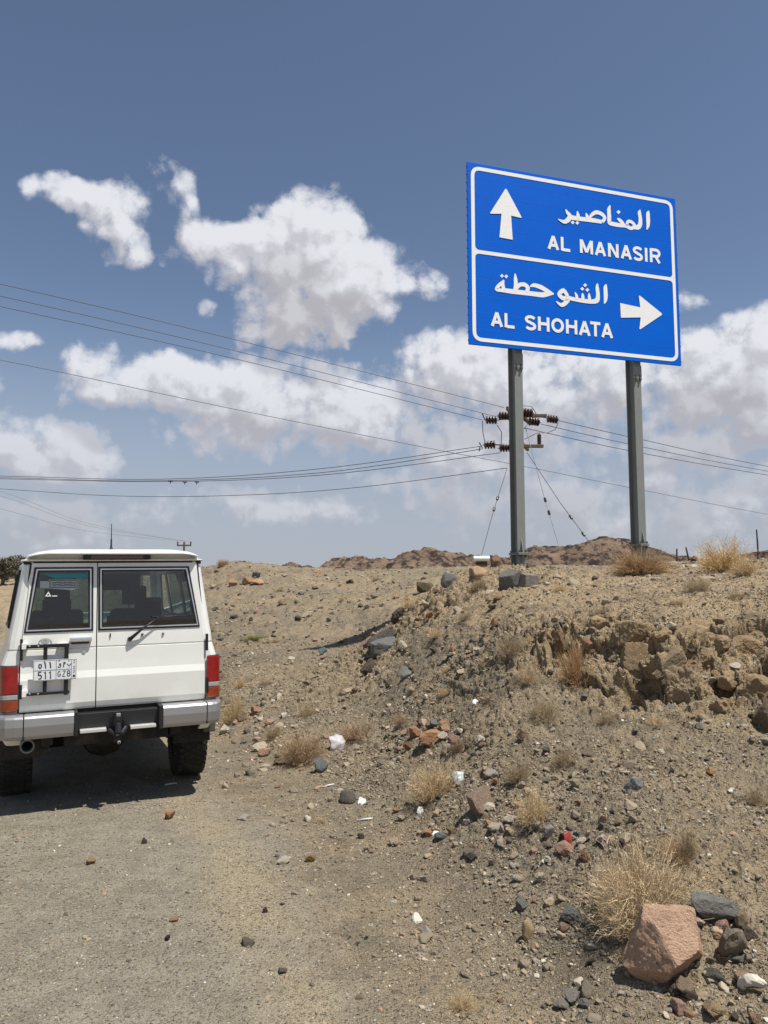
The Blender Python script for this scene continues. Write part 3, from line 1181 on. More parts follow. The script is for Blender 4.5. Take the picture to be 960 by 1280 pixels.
S_PATH = arc(.5, .74, .40, .19, 20, 180, 7) + arc(.5, .74, .40, .205, 195, 262, 4)[0:] + arc(.5, .275, .40, .205, 82, 0, 4) + arc(.5, .265, .40, .195, -20, -160, 7)
GLY = {
    'A': [[(.09, 0), (.5, .985)], [(.5, .985), (.91, 0)], [(.25, .30), (.75, .30)]],
    'L': [[(.11, 1), (.11, 0)], [(.11, .072), (1, .072)]],
    'M': [[(.09, 0), (.09, 1)], [(.12, .96), (.5, .10)], [(.5, .10), (.88, .96)], [(.91, 0), (.91, 1)]],
    'N': [[(.09, 0), (.09, 1)], [(.12, .96), (.88, .04)], [(.91, 0), (.91, 1)]],
    'I': [[(.5, 0), (.5, 1)]],
    'H': [[(.09, 0), (.09, 1)], [(.09, .52), (.91, .52)], [(.91, 0), (.91, 1)]],
    'T': [[(0, .93), (1, .93)], [(.5, 0), (.5, .93)]],
    'O': ['C'],
    'S': [S_PATH],
    'R': [[(.09, 0), (.09, 1)], [(.09, .93), (.60, .93)] + arc(.60, .70, .30, .23, 90, -90, 8)[1:] + [(.09, .47)], [(.52, .47), (.90, 0)]],
}


def letter(mb, ch, x0, y0, x1, h, w):
    """capital between x0 and x1 on the baseline y0"""
    W = x1 - x0
    for g_ in GLY[ch]:
        if g_ == 'C':
            pts = [(x0 + W * .5 + (W - w) * .5 * math.cos(a), y0 + h * .5 + (h * 1.02 - w) * .5 * math.sin(a)) for a in np.linspace(0, 2 * math.pi, 25)[:-1]]
            strip(mb, pts, w, closed=True)
        elif ch == 'S':
            pts = [(x0 + w * .1 + (W - .2 * w) * (.5 + (a - .5) * 1.0), y0 + h * (.5 + (c - .5) * 1.0)) for a, c in g_]
            strip(mb, pts, w * .96)
        else:
            strip(mb, [(x0 + a * W, y0 + c * h) for a, c in g_], w)


def text_line(name, spec, zf, base):
    """spec: (char, x0, x1) in a zoomed crop; base: line through two baseline points there"""
    mb = MB()
    (xa, ya, ha), (xb, yb, hb) = base
    for ch, x0, x1 in spec:
        k = ((x0 + x1) / 2 - xa) / (xb - xa)
        yb_ = ya + (yb - ya) * k
        hh_ = ha + (hb - ha) * k
        p0 = zf(x0, yb_)
        p1 = zf(x1, yb_)
        top = zf((x0 + x1) / 2, yb_ - hh_)
        vb = (zf((x0 + x1) / 2, yb_))[1]
        letter(mb, ch, p0[0], vb, p1[0], top[1] - vb, .046)
    return mb.build(name, 'sign_white', road_sign, fix=False)


z1_ = zp((690, 250), 7.385)
z2_ = zp((605, 335), 5.647)
text_line('english_lettering', [('A', -38, 62), ('L', 85, 167)], z1_, ((0, 455, 124), (950, 580, 126)))
text_line('english_lettering', [('M', 259, 376), ('A', 397, 496), ('N', 521, 611), ('A', 636, 733), ('S', 748, 838), ('I', 856, 884), ('R', 907, 1000)], z1_,
          ((0, 455, 124), (950, 580, 126)))
text_line('english_lettering', [('A', 50, 131), ('L', 147, 215)], z2_, ((90, 413, 99), (868, 492, 100)))
text_line('english_lettering', [('S', 289, 368), ('H', 384, 459), ('O', 475, 564), ('H', 581, 655), ('A', 671, 750), ('T', 751, 822), ('A', 829, 908)], z2_,
          ((90, 413, 99), (868, 492, 100)))


def calli(name, zf, strokes, dots, hs_=1.0):
    """Arabic hand: strokes of changing width, diamond dots (crop coordinates)"""
    mb = MB()
    o = zf(0, 0)
    per = (zf(100, 0)[0] - zf(0, 0)[0]) / 100
    for s in strokes:
        pts = [(a, c) for a, c, w in s]
        ws = [w for a, c, w in s]
        # smooth the polyline
        P2, W2 = [], []
        n = len(pts)
        for i in range(n - 1):
            p0, p1, p2, p3_ = pts[max(i - 1, 0)], pts[i], pts[i + 1], pts[min(i + 2, n - 1)]
            for k in range(4):
                t = k / 4
                P2.append(tuple(.5 * ((2 * p1[j]) + (-p0[j] + p2[j]) * t + (2 * p0[j] - 5 * p1[j] + 4 * p2[j] - p3_[j]) * t * t + (-p0[j] + 3 * p1[j] - 3 * p2[j] + p3_[j]) * t ** 3) for j in (0, 1)))
                W2.append(ws[i] * (1 - t) + ws[i + 1] * t)
        P2.append(pts[-1])
        W2.append(ws[-1])
        strip(mb, [zf(*q) for q in P2], [w * per * 1.32 for w in W2])
    for (x, y, r) in dots:
        poly(mb, [zf(x - r, y), zf(x, y + r), zf(x + r, y), zf(x, y - r)])
    return mb.build(name, 'sign_white', road_sign, fix=False)


calli('arabic_lettering', z1_, [
    [(892, 102, 6), (884, 130, 28), (885, 190, 30), (884, 235, 24), (872, 275, 6)],
    [(813, 92, 6), (806, 120, 26), (814, 170, 26), (812, 225, 30), (792, 252, 32), (755, 252, 28), (725, 270, 14)],
    [(640, 230, 26), (690, 243, 26), (728, 262, 22), (762, 238, 20), (735, 205, 22), (700, 200, 20), (686, 240, 18)],
    [(600, 172, 6), (622, 185, 24), (648, 212, 26), (655, 238, 26)],
    [(655, 238, 24), (600, 230, 28), (545, 218, 28), (528, 205, 28), (527, 150, 28), (524, 90, 26), (535, 50, 6)],
    [(458, 203, 24), (400, 192, 28), (320, 182, 28), (240, 172, 28), (165, 160, 30)],
    [(345, 165, 14), (372, 132, 22), (410, 115, 26), (455, 130, 26), (485, 165, 24), (462, 206, 18)],
    [(312, 122, 6), (322, 150, 24), (330, 180, 20)],
    [(232, 104, 6), (238, 140, 24), (240, 172, 22)],
    [(125, 88, 6), (140, 118, 22), (162, 145, 28), (150, 180, 32), (110, 203, 24), (55, 178, 5)],
], [(613, 112, 19), (190, 208, 18), (232, 212, 18)])
calli('arabic_lettering', z2_, [
    [(862, 116, 6), (856, 140, 22), (858, 190, 24), (856, 225, 20), (848, 252, 5)],
    [(800, 110, 6), (798, 140, 20), (803, 190, 22), (796, 228, 26), (760, 238, 22), (700, 232, 22), (640, 222, 20), (570, 205, 22)],
    [(740, 178, 5), (742, 205, 18), (744, 232, 18)],
    [(694, 178, 5), (696, 200, 18), (698, 230, 18)],
    [(640, 172, 5), (652, 196, 16), (655, 222, 18)],
    [(590, 200, 18), (560, 160, 22), (530, 185, 22), (552, 212, 22), (590, 218, 24), (575, 245, 24), (545, 262, 20), (508, 236, 4)],
    [(492, 182, 6), (455, 182, 24), (410, 190, 26), (340, 182, 24), (270, 174, 24), (200, 166, 24), (140, 158, 22)],
    [(325, 132, 5), (352, 122, 20), (400, 136, 24), (450, 165, 22), (480, 182, 14)],
    [(219, 40, 5), (222, 80, 20), (224, 120, 22), (218, 165, 22)],
    [(225, 150, 16), (250, 120, 20), (285, 118, 22), (308, 140, 22), (300, 170, 18)],
    [(140, 160, 20), (132, 118, 18), (138, 85, 8)],
    [(140, 92, 10), (110, 118, 18), (88, 150, 18), (120, 158, 18), (145, 162, 16)],
], [(712, 122, 14), (692, 148, 14), (728, 156, 14), (126, 56, 14), (156, 60, 14)])

# --- posts: I-section steel, flange to the reader, spliced near the foot
def sign_post(px, foot_py, Yf, ztop_local):
    foot = P(px, foot_py, Yf)
    top = SA.z + ztop_local
    o_ = empty('post_holder', (0, 0, 0))
    bpy.data.objects.remove(o_)
    # in sign coordinates
    rel = foot - SA
    u = on_board(px, foot_py - 12, -.085)[0]
    base = foot.z - .45 - SA.z
    fw, dp, tf, tw = .128, .205, .011, .012
    y0 = .085
    mb = MB()
    splice = foot.z - SA.z + .24
    for (za_, zc) in ((base, splice - .018), (splice + .018, ztop_local)):
        mb.box(u - fw / 2, u + fw / 2, y0, y0 + tf, za_, zc)
        mb.box(u - fw / 2, u + fw / 2, y0 + dp - tf, y0 + dp, za_, zc)
        mb.box(u - tw / 2, u + tw / 2, y0 + tf, y0 + dp - tf, za_, zc)
    post = mb.build('post', 'galvanised', road_sign, bevel=.002)
    pl = MB()
    pl.box(u - fw / 2 - .012, u + fw / 2 + .012, y0 - .055, y0 + dp + .05, splice - .016, splice - .002)
    pl.box(u - fw / 2 - .012, u + fw / 2 + .012, y0 - .055, y0 + dp + .05, splice + .002, splice + .016)
    pl.build('splice_plate', 'galvanised', post, bevel=.002)
    for (du, dy) in ((-.048, -.03), (.048, -.03), (-.048, dp + .03), (.048, dp + .03)):
        bl = MB()
        bl.lathe([(-.05, .001), (-.05, .016), (-.022, .016), (-.022, .009), (.022, .009), (.022, .017), (.048, .017), (.048, .001)], (u + du, y0 + dy, splice), (0, 0, 1), 6)
        bl.build('bolt', 'galv_dark', post)
    # stiffener fins above and below the splice, on both flanges
    fin = MB()
    for yy, sg in ((y0, -1), (y0 + dp, 1)):
        for du in (0,):
            for sz in (1, -1):
                z_ = splice + sz * .017
                hgt = .20 if sz > 0 else .16
                vs = [(u + du - .006, yy, z_), (u + du - .006, yy + sg * .052, z_), (u + du - .006, yy, z_ + sz * hgt), (u + du + .006, yy, z_), (u + du + .006, yy + sg * .052, z_), (u + du + .006, yy, z_ + sz * hgt)]
                fin.add(vs, [(0, 1, 2), (3, 5, 4), (0, 3, 4, 1), (1, 4, 5, 2), (2, 5, 3, 0)])
    fin.build('stiffeners', 'galvanised', post)['kind'] = 'stuff'
    # bolted clamp just under the board
    cz = -.17
    cl = MB()
    cl.box(u - fw / 2 - .004, u + fw / 2 + .004, y0 - .012, y0 - .001, cz - .10, cz + .13)
    c_ = cl.build('clamp_plate', 'galvanised', post, bevel=.002)
    for du in (-.036, .036):
        for dz in (-.03, -.085):
            MB().lathe([(0, .001), (0, .017), (-.025, .017), (-.025, .001)], (u + du, y0 - .012, cz + dz), (0, 1, 0), 6).build('bolt', 'galv_dark', post)
    return u, foot


sign_post(652.3, 713, 10.62, BH * .93)
sign_post(803.8, 700, 11.05, BH * .93)

# ------------------------------------------------------------------ power pole with strain insulators
PY_ = 27.0
pp = P(651.5, 700, PY_)
gz_pole = ground_at(pp.x, pp.y)
pole = empty('power_pole', (pp.x, pp.y, gz_pole))
tag(pole, 'electricity pole with brown disc insulators rising behind the left post of the sign', 'utility pole')


def rel(px, py, Y=PY_):
    q = P(px, py, Y)
    return q - Vector((pp.x, pp.y, gz_pole))


ptop = rel(651, 508).z
MB().tube([(0, 0, -.8), (0, 0, ptop * .5), (0, 0, ptop)], [.12, .105, .09], 14).build('shaft', 'galvanised', pole, smooth=True)
# crossarms run away from the camera and to the right, at right angles to the lines
XA = Vector((.34, .94, 0)).normalized()
arm_ends = []
for (py_, a0, a1, xo) in ((520, -1.35, 1.5, .0), (557, -.9, .9, .0)):
    zc = rel(651, py_).z
    mb = MB()
    rot = Matrix.Rotation(math.atan2(XA.y, XA.x), 4, 'Z')
    mb.box(a0, a1, -.20, -.12, zc - .06, zc + .06, rot)
    mb.box(a0, a1, .12, .20, zc - .06, zc + .06, rot)
    mb.build('crossarm', 'wood_pole', pole, bevel=.005)
    br = MB()
    for sg in (1, -1):
        br.tube([XA * sg * .75 + Vector((0, 0, zc - .06)), Vector((0, 0, zc - .62)) + XA * sg * .1], .022, 6)
    br.build('brace', 'galv_dark', pole)


def insulator(px, py, dirv, L=.40, r=.15, n=4, Y=PY_):
    c = rel(px, py, Y)
    dv_ = Vector(dirv).normalized()
    prof = [(-L * .62, .015), (-L * .5, .02)]
    for k in range(n):
        a = -L * .5 + L * k / n
        w = L / n
        prof += [(a, .07), (a + w * .12, r * .95), (a + w * .55, r), (a + w * .72, r * .8), (a + w * .9, .07)]
    prof += [(L * .5, .02), (L * .62, .015)]
    mb = MB()
    mb.lathe(prof, c, dv_, 16)
    o_ = mb.build('insulator', 'insulator_brown', pole, smooth=False)
    return c


LW = Vector((-.79, -.60, .04))     # direction of the lines to the left
LW2 = Vector((-.90, .42, -.06))
RW = Vector((.93, .36, -.05))
ins = [insulator(614, 525, (-1, 0, .02)), insulator(630, 520, (-1, -.1, .02), Y=26.8), insulator(659, 516, (1, .1, -.06), L=.42, r=.16, Y=26.8), insulator(668, 527, (1, .2, -.1), Y=27.4), insulator(691, 524, (1, .1, -.12), Y=27.6),
       insulator(612, 556, (-1, .1, -.02)), insulator(631, 560, (-1, .1, -.02), Y=27.3)]
insulator(674, 549, (0, 0, 1), L=.34, r=.075, n=6)
MB().box(rel(649, 557).x, rel(679, 557).x, -.08, .08, rel(650, 559.5).z, rel(650, 556).z).build('bracket', 'wood_pole', pole, bevel=.004)
MB().box(rel(649, 520).x, rel(683, 520).x, -.07, .07, rel(650, 521.5).z, rel(650, 518).z).build('bracket', 'wood_pole', pole, bevel=.004)
hw = MB()
for a, c in (((622, 525), (650, 521)), ((638, 520), (650, 520)), ((650, 518), (652, 517)), ((660, 526), (652, 524)), ((683, 522), (655, 519)), ((620, 556), (650, 557)), ((638, 560), (650, 558)),
             ((603, 517), (606, 525)), ((599, 553), (603, 560)), ((599, 564), (600, 558))):
    hw.tube([rel(*a), rel(*c)], .022, 6)
hw.build('link_rods', 'galv_dark', pole)['kind'] = 'stuff'
jm = MB()
for pts in (((603, 526), (603.5, 540), (606, 552)), ((621, 531), (627, 540), (626.5, 555)), ((698, 528), (694, 537), (684, 541), (672, 541), (660, 547), (655, 549)),
            ((653, 507), (664, 508), (668, 513), (671, 520)), ((680, 519), (686, 520)), ((652, 523), (660, 530), (655, 536))):
    jm.tube([rel(a, c) for a, c in pts], .014, 6)
jm.build('jumper_wires', 'wire_metal', pole)['kind'] = 'stuff'
# stay wires with egg insulators
for pts, eggs in (((((634, 585), 27), ((616.5, 640), 25.5), ((601, 697), 24)), (.35, .47)),
                  ((((657, 535), 27), ((680, 620), 25.6), ((699, 684), 24.3)), (.54, .67)),
                  ((((659, 566), 27), ((700, 628), 25.4), ((737, 678), 24.2), ((765, 712), 23.3)), (.46, .60))):
    ws = [rel(a[0], a[1], Y) for a, Y in pts]
    st_ = MB().tube(ws, .012, 6).build('stay_wire', 'wire_metal', pole)
    a, c = ws[0], ws[-1]
    for k in eggs:
        L = (c - a) * k
        # follow the bent wire
        tot = k * (len(ws) - 1)
        i = int(tot)
        q = ws[i].lerp(ws[i + 1], tot - i)
        dd = (ws[i + 1] - ws[i]).normalized()
        MB().lathe([(-.09, .005), (-.08, .04), (0, .048), (.08, .04), (.09, .005)], q, dd, 8).build('stay_insulator', 'black_trim', st_)

# small distant pole
dp_ = P(230, 690, 78)
dg = ground_at(dp_.x, dp_.y)
far_pole = empty('power_pole', (dp_.x, dp_.y, dg))
tag(far_pole, 'tiny distant electricity pole with three upright insulators just right of the white car roof', 'utility pole')
zt = P(230, 679, 78).z - dg
MB().tube([(0, 0, -.5), (0, 0, zt + .1)], [.14, .10], 8).build('shaft', 'wood_pole', far_pole)
MB().box(-.72, .72, -.06, .06, zt - .3, zt - .15).build('crossarm', 'wood_pole', far_pole)
for x in (-.66, 0, .66):
    MB().lathe([(0, .04), (.05, .09), (.15, .05), (.2, .10), (.3, .06), (.36, .02)], (x, 0, zt - .15), (0, 0, 1), 8).build('insulator', 'insulator_brown', far_pole)


# ------------------------------------------------------------------ overhead wires
def wire(label, pts, r, m_='wire_metal', group='overhead power lines'):
    """pts: (photo x, photo y, depth): a curve through measured points"""
    W3 = [P(*q) for q in pts]
    out = []
    n = len(W3)
    for i in range(n - 1):
        p0, p1, p2, p3_ = W3[max(i - 1, 0)], W3[i], W3[i + 1], W3[min(i + 2, n - 1)]
        for k in range(8):
            t = k / 8
            out.append(.5 * ((2 * p1) + (p2 - p0) * t + (2 * p0 - 5 * p1 + 4 * p2 - p3_) * t * t + (3 * p1 - p0 - 3 * p2 + p3_) * t ** 3))
    out.append(W3[-1])
    o_ = MB().tube(out, r, 5).build('power_line', m_, None, smooth=True)
    return tag(o_, label, 'wire', group)


LS = 'from the upper left to the big pole'
wire('highest of the three overhead wires ' + LS, [(-340, 286, 13), (0, 355, 17), (300, 426, 22), (605, 503, 26.8), (624, 508, 27)], .0095)
wire('middle one of the three overhead wires ' + LS, [(-340, 300, 13), (0, 370, 17), (300, 440, 22), (605, 517, 26.9), (622, 520, 27)], .0095)
wire('lowest of the three overhead wires ' + LS, [(-340, 312, 13), (0, 383, 17), (300, 450, 22), (603, 525, 27)], .0095)
wire('thin single wire sloping from mid left down past both sign posts', [(-300, 400, 22), (0, 450, 26), (300, 513, 30), (545, 562, 33), (650, 582, 36), (800, 612, 40), (960, 643, 46), (1200, 685, 60)], .012)
wire('upper strand of the low wire bundle sagging toward the big pole', [(-300, 588, 44), (0, 595, 36), (200, 599, 31), (400, 586, 29), (600, 558, 27)], .013)
wire('middle strand of the low wire bundle sagging toward the big pole', [(-300, 590, 45), (0, 597, 37), (190, 601, 32), (400, 591, 29), (604, 561, 27)], .013)
wire('lower strand of the low wire bundle sagging toward the big pole', [(-300, 592, 46), (0, 598.5, 38), (200, 602, 33), (400, 594, 29), (625, 566, 27.3)], .013)
wire('single sagging wire below the low wire bundle at left', [(-300, 590, 44), (0, 611, 38), (150, 620, 34), (300, 619, 31), (450, 609, 29), (634, 585, 27)], .012)
wire('top wire running right from the big pole past the right sign post', [(699, 526, 27.6), (800, 549, 31), (960, 583, 38), (1200, 625, 52)], .014)
wire('middle wire running right from the big pole past the right sign post', [(676, 530, 27.4), (800, 558, 31), (960, 589, 38), (1200, 628, 52)], .014)
wire('bottom wire running right from the big pole past the right sign post', [(655, 535, 27), (800, 566, 31), (960, 594, 38), (1200, 632, 52)], .014)
for k, (ya, yb_) in enumerate(((614, 679), (620, 680), (636, 681))):
    wire(('highest', 'middle', 'lowest')[k] + ' of the faint far wires leading down to the tiny distant pole', [(-200, ya - 45 + k * 2, 40), (0, ya, 52), (110, ya + (yb_ - ya) * .62, 64), (222 + k * 7, yb_ - 4, 78)], .012, 'far_wire', 'faint far wires to the small pole')
for (x, y, wd) in ((213, 601, 'left'), (231, 602, 'middle'), (246, 602, 'right')):
    q = P(x, y, 31.6)
    o_ = empty('wire_clamp', q)
    MB().lathe([(-.09, .01), (-.07, .035), (.07, .035), (.09, .01)], (0, 0, -.01), (.95, .3, 0), 8).build('clamp_body', 'black_trim', o_)
    MB().tube([(0, 0, 0), (0, 0, -.12)], .018, 6).build('hanger', 'black_trim', o_)
    tag(o_, wd + ' one of three small dark clamps on the sagging low wires', 'wire clamp', 'clamps on the low wires')

# ------------------------------------------------------------------ white off-road car
CYAW = R(24)
car = empty('parked_car', (-2.069, 6.052, 0.0), CYAW)
car.rotation_euler = (0, -R(1.0), CYAW)
tag(car, 'white boxy off-road car with twin rear doors and an empty black spare wheel bracket', 'car')
CM = Matrix.Translation(car.location) @ car.rotation_euler.to_matrix().to_4x4()
CMI = CM.inverted()


def cp(px, py, yl=0.0):
    """photo point -> x, z on the car's crosswise plane at local depth yl"""
    o = CMI @ Vector((0, 0, EYE))
    d = CMI.to_3x3() @ ray(px, py)
    q = o + d * ((yl - o.y) / d.y)
    return q.x, q.z


# body: outlines stacked by height; z, half width, rear y, front y, door edge half width
LV = [(.50, .760, .10, 4.70, .66), (.56, .790, .06, 4.74, .68), (.745, .800, .02, 4.78, .690), (.80, .803, .008, 4.78, .692), (.985, .806, 0, 4.78, .694), (1.04, .803, 0, 4.77, .694),
      (1.10, .797, .002, 4.74, .692), (1.200, .765, .003, 4.68, .688), (1.2035, .757, .012, 4.67, .685), (1.2095, .757, .012, 3.62, .685), (1.213, .763, .003, 3.60, .686), (1.27, .757, .004, 3.55, .682),
      (1.36, .742, .006, 3.48, .672), (1.80, .672, .012, 3.17, .622), (1.845, .662, .014, 3.12, .615), (1.862, .658, .014, 3.09, .613)]
SIDEY = [.22, .36, .44, 1.16, 1.42, 1.52, 2.30, 2.40]


def wid(hw, y):
    return hw + .052 * float(sstep(np.array(y), .0, 1.2)) - .03 * float(sstep(np.array(y), 3.2, 4.7))


def half_outline(l, sg=1):
    z, hw, yr, yf, de = l
    if sg < 0:
        de -= .022
    pts = [(de, yr), (hw - .055, yr + .002), (hw - .022, yr + .018), (hw - .006, yr + .05), (hw, yr + .10)]
    for y in SIDEY:
        pts.append((wid(hw, y), y))
    ya = min(3.02, yf - .45)
    pts += [(wid(hw, ya), ya), (wid(hw, yf - .14), yf - .14), (wid(hw, yf) - .07, yf - .03), (hw * .6, yf), (0, yf)]
    return pts


body_v, body_f = [], []
ring_n = len(half_outline(LV[0]))
for sgn in (1, -1):
    off = len(body_v)
    for l in LV:
        body_v += [(sgn * x, y, l[0]) for x, y in half_outline(l, sgn)]
    for i in range(len(LV) - 1):
        z0, z1 = LV[i][0], LV[i + 1][0]
        for k in range(ring_n - 1):
            # openings: side windows, windscreen, wheel arches
            win = z0 >= 1.36 and z1 <= 1.80
            if win and k in (6, 7, 8, 10, 12):     # between .36-1.42, 1.52-2.30, 2.40-3.02
                continue
            if win and k in (15, 16):
                continue
            if z1 <= .80 and k in (6, 7):
                continue
            if z1 <= .80 and 13 <= k <= 13:
                continue
            a = off + i * ring_n + k
            body_f.append((a, a + 1, a + 1 + ring_n, a + ring_n))
mb = MB()
mb.add(body_v, body_f)
# bonnet and scuttle
hf = LV[8]
hb = LV[9]
body = mb.build('body', 'car_paint', car, smooth=False, solid=.018, bevel=.004)
# lower rear apron behind the bumper and sill returns
mb = MB()
mb.box(-.68, .68, .03, .05, .58, .74)
mb.build('apron', 'black_trim', car)
# roof: shallow dome with rounded lip that stands out over the rear
def rrect(hw, y0, y1, r, n=5):
    pts = []
    for cx, cy, a0 in ((hw - r, y0 + r, -90), (hw - r, y1 - r, 0), (-hw + r, y1 - r, 90), (-hw + r, y0 + r, 180)):
        for k in range(n + 1):
            a = math.radians(a0 + 90 * k / n)
            pts.append((cx + r * math.cos(a), cy + r * math.sin(a)))
    return pts


def stack(mb, rings):
    n = len(rings[0][1])
    base = len(mb.v)
    vs = [(x, y, z) for z, pts in rings for x, y in pts]
    fs = []
    for i in range(len(rings) - 1):
        for k in range(n):
            fs.append((i * n + k, i * n + (k + 1) % n, (i + 1) * n + (k + 1) % n, (i + 1) * n + k))
    fs.append(tuple((len(rings) - 1) * n + k for k in range(n)))
    mb.add(vs, fs)


mb = MB()
stack(mb, [(1.866, rrect(.668, -.006, 3.12, .09)), (1.866, rrect(.680, -.020, 3.13, .10)), (1.874, rrect(.683, -.024, 3.13, .10)), (1.880, rrect(.676, -.018, 3.12, .10))])
stack(mb, [(1.878, rrect(.655, .012, 3.11, .10)), (1.905, rrect(.640, .004, 3.10, .11)), (1.922, rrect(.628, -.004, 3.08, .12))])
mb.build('drip_rail', 'car_paint', car, smooth=False)
mb = MB()
stack(mb, [(1.921, rrect(.600, .02, 3.07, .12)), (1.918, rrect(.632, -.085, 3.08, .13)), (1.922, rrect(.642, -.098, 3.09, .14)), (1.931, rrect(.640, -.100, 3.09, .14)), (1.940, rrect(.625, -.088, 3.07, .14)),
           (1.950, rrect(.585, -.05, 3.02, .14)), (1.961, rrect(.50, .05, 2.9, .14)), (1.968, rrect(.36, .25, 2.7, .14)), (1.972, rrect(.18, .6, 2.4, .14))])
roof = mb.build('roof', 'car_paint', car, smooth=True)
for v_ in roof.data.vertices:
    v_.co.z -= .030 * min(1.0, abs(v_.co.x) / .64) ** 7
roof.modifiers.new('ws', 'WEIGHTED_NORMAL')
# bonnet top closing the front
mb = MB()
fr = [(x, y) for x, y in half_outline(LV[7]) if y > 3.0] 
top = [(x, y, 1.2) for x, y in fr] + [(-x, y, 1.2) for x, y in fr[::-1]]
mb.add(top + [(0, 3.3, 1.24), (0, 4.3, 1.23)], [tuple(range(len(top)))])
mb.build('bonnet', 'car_paint', car)
# mid brake lamp under the lip
hb = MB()
xa, _ = cp(104, 695, -.05)
xb, _ = cp(188, 695, -.05)
hb.box(xa, xb, -.060, .01, 1.868 + .008, 1.917)
bl = hb.build('brake_light', 'black_trim', car, bevel=.006)
MB().box(xa + .055, xb - .055, -.0665, -.058, 1.880, 1.911).build('lens', 'lens_dark_red', bl, bevel=.006)
# antenna
ax_, az_ = cp(139, 684, .35)
an = MB()
an.lathe([(0, .022), (.01, .020), (.03, .010), (.05, .007), (.10, .0065), (.105, .004), (.23, .0025)], (ax_, .35, 1.955), (0, -.02, 1), 10)
an.build('antenna', 'black_trim', car, smooth=False)

# rear doors -------------------------------------------------------
DZ = [(.748, .016), (.765, .004), (.80, -.006), (.90, -.010), (.982, -.014), (1.035, -.004), (1.10, -.002), (1.2025, -.001), (1.2045, .006), (1.2095, .006), (1.2115, -.001), (1.27, 0), (1.345, .002), (1.807, .012), (1.832, .0135), (1.852, .0145)]


def door_x(z, side):
    """outer door edge at height z"""
    k = (z - .75) / 1.1
    return (-1 if side < 0 else 1) * ((.664 if side < 0 else .690) - .008 * k * (0 if side < 0 else 1) - .062 * max(0, (z - 1.2) / .65) ** 1.0)


SEAM = -.137
WL = ((-.632, -.176), (-.570, -.182))     # left pane x at sill, at head
WR = ((-.112, .634), (-.118, .545))


def rear_door(side):
    mb = MB()
    w0, w1 = (WL if side < 0 else WR)
    cols = []
    for z, y in DZ:
        k = (z - 1.345) / (1.807 - 1.345)
        kk = min(1, max(0, k))
        a = w0[0] + (w1[0] - w0[0]) * kk
        c = w0[1] + (w1[1] - w0[1]) * kk
        if side < 0:
            xs = [door_x(z, -1), a, c, SEAM - .0035]
        else:
            xs = [SEAM + .0035, a, c, door_x(z, 1)]
        cols.append([(x, y - .012, z) for x in xs])
    vs = [p for r_2 in cols for p in r_2]
    fs = []
    for i in range(len(DZ) - 1):
        for k in range(3):
            if DZ[i][0] == 1.345 and k == 1:
                continue
            fs.append((i * 4 + k, i * 4 + k + 1, (i + 1) * 4 + k + 1, (i + 1) * 4 + k))
    mb.add(vs, fs)
    me = mb.build('rear_door', 'car_paint', car, solid=.022, bevel=.0025, fix=False)
    me.modifiers['solid'].offset = -1.0
    # window: rubber surround, bright frame, pane
    def frame_ring(name, m_, g0, g1, yo, dep):
        """ring between outward growths g0 and g1 of the pane outline"""
        f_ = MB()
        def quad(g):
            return [(w0[0] - g, 1.345 - g), (w0[1] + g, 1.345 - g), (w1[1] + g, 1.807 + g), (w1[0] - g, 1.807 + g)]
        def yy(z):
            return yo + .012 * (z - 1.345) / .46
        o_, i_ = quad(g1), quad(g0)
        vs = [(x, yy(z), z) for x, z in o_] + [(x, yy(z), z) for x, z in i_] + [(x, yy(z) + dep, z) for x, z in o_] + [(x, yy(z) + dep, z) for x, z in i_]
        fs = []
        for k in range(4):
            k2 = (k + 1) % 4
            fs += [(k, k2, k2 + 4, k + 4), (k + 8, k + 12, k2 + 12, k2 + 8), (k, k + 8, k2 + 8, k2), (k + 4, k2 + 4, k2 + 12, k + 12)]
        f_.add(vs, fs)
        return f_.build(name, m_, me)
    frame_ring('window_seal', 'black_trim', -.022, .014, -.016, .02)
    frame_ring('window_trim', 'chrome', -.010, .0, -.0215, .004)
    pn = MB()
    q = [(w0[0], 1.345), (w0[1], 1.345), (w1[1], 1.807), (w1[0], 1.807)]
    pn.add([(x, -.004 + .012 * (z - 1.345) / .46, z) for x, z in q], [(0, 1, 2, 3)])
    pane = pn.build('window_pane', 'car_glass', me)
    return me, pane


ldoor, lpane = rear_door(-1)
rdoor, rpane = rear_door(1)
# black rubber behind the door gaps, put in to darken them like shade
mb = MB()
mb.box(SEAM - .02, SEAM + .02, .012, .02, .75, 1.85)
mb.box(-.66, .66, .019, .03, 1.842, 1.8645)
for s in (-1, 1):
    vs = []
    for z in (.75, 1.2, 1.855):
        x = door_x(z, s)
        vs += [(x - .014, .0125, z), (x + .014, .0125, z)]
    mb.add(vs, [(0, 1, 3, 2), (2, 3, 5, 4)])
mb.build('gap_dark_seal', 'black_trim', car, fix=False)
# hinges
for (px, ya, yb_) in ((27, 799, 826), (258.5, 792, 813), (259, 846, 866), (26, 856, 874)):
    x, zt_ = cp(px, ya, -.02)
    _, zb_ = cp(px, yb_, -.02)
    h_ = MB()
    h_.box(x - .010, x + .010, -.030, -.012, zb_, zt_)
    h_.tube([(x, -.032, zb_ + .005), (x, -.032, zt_ - .005)], .010, 8)
    h_.build('hinge', 'black_metal', ldoor if px < 100 else rdoor, bevel=.002)
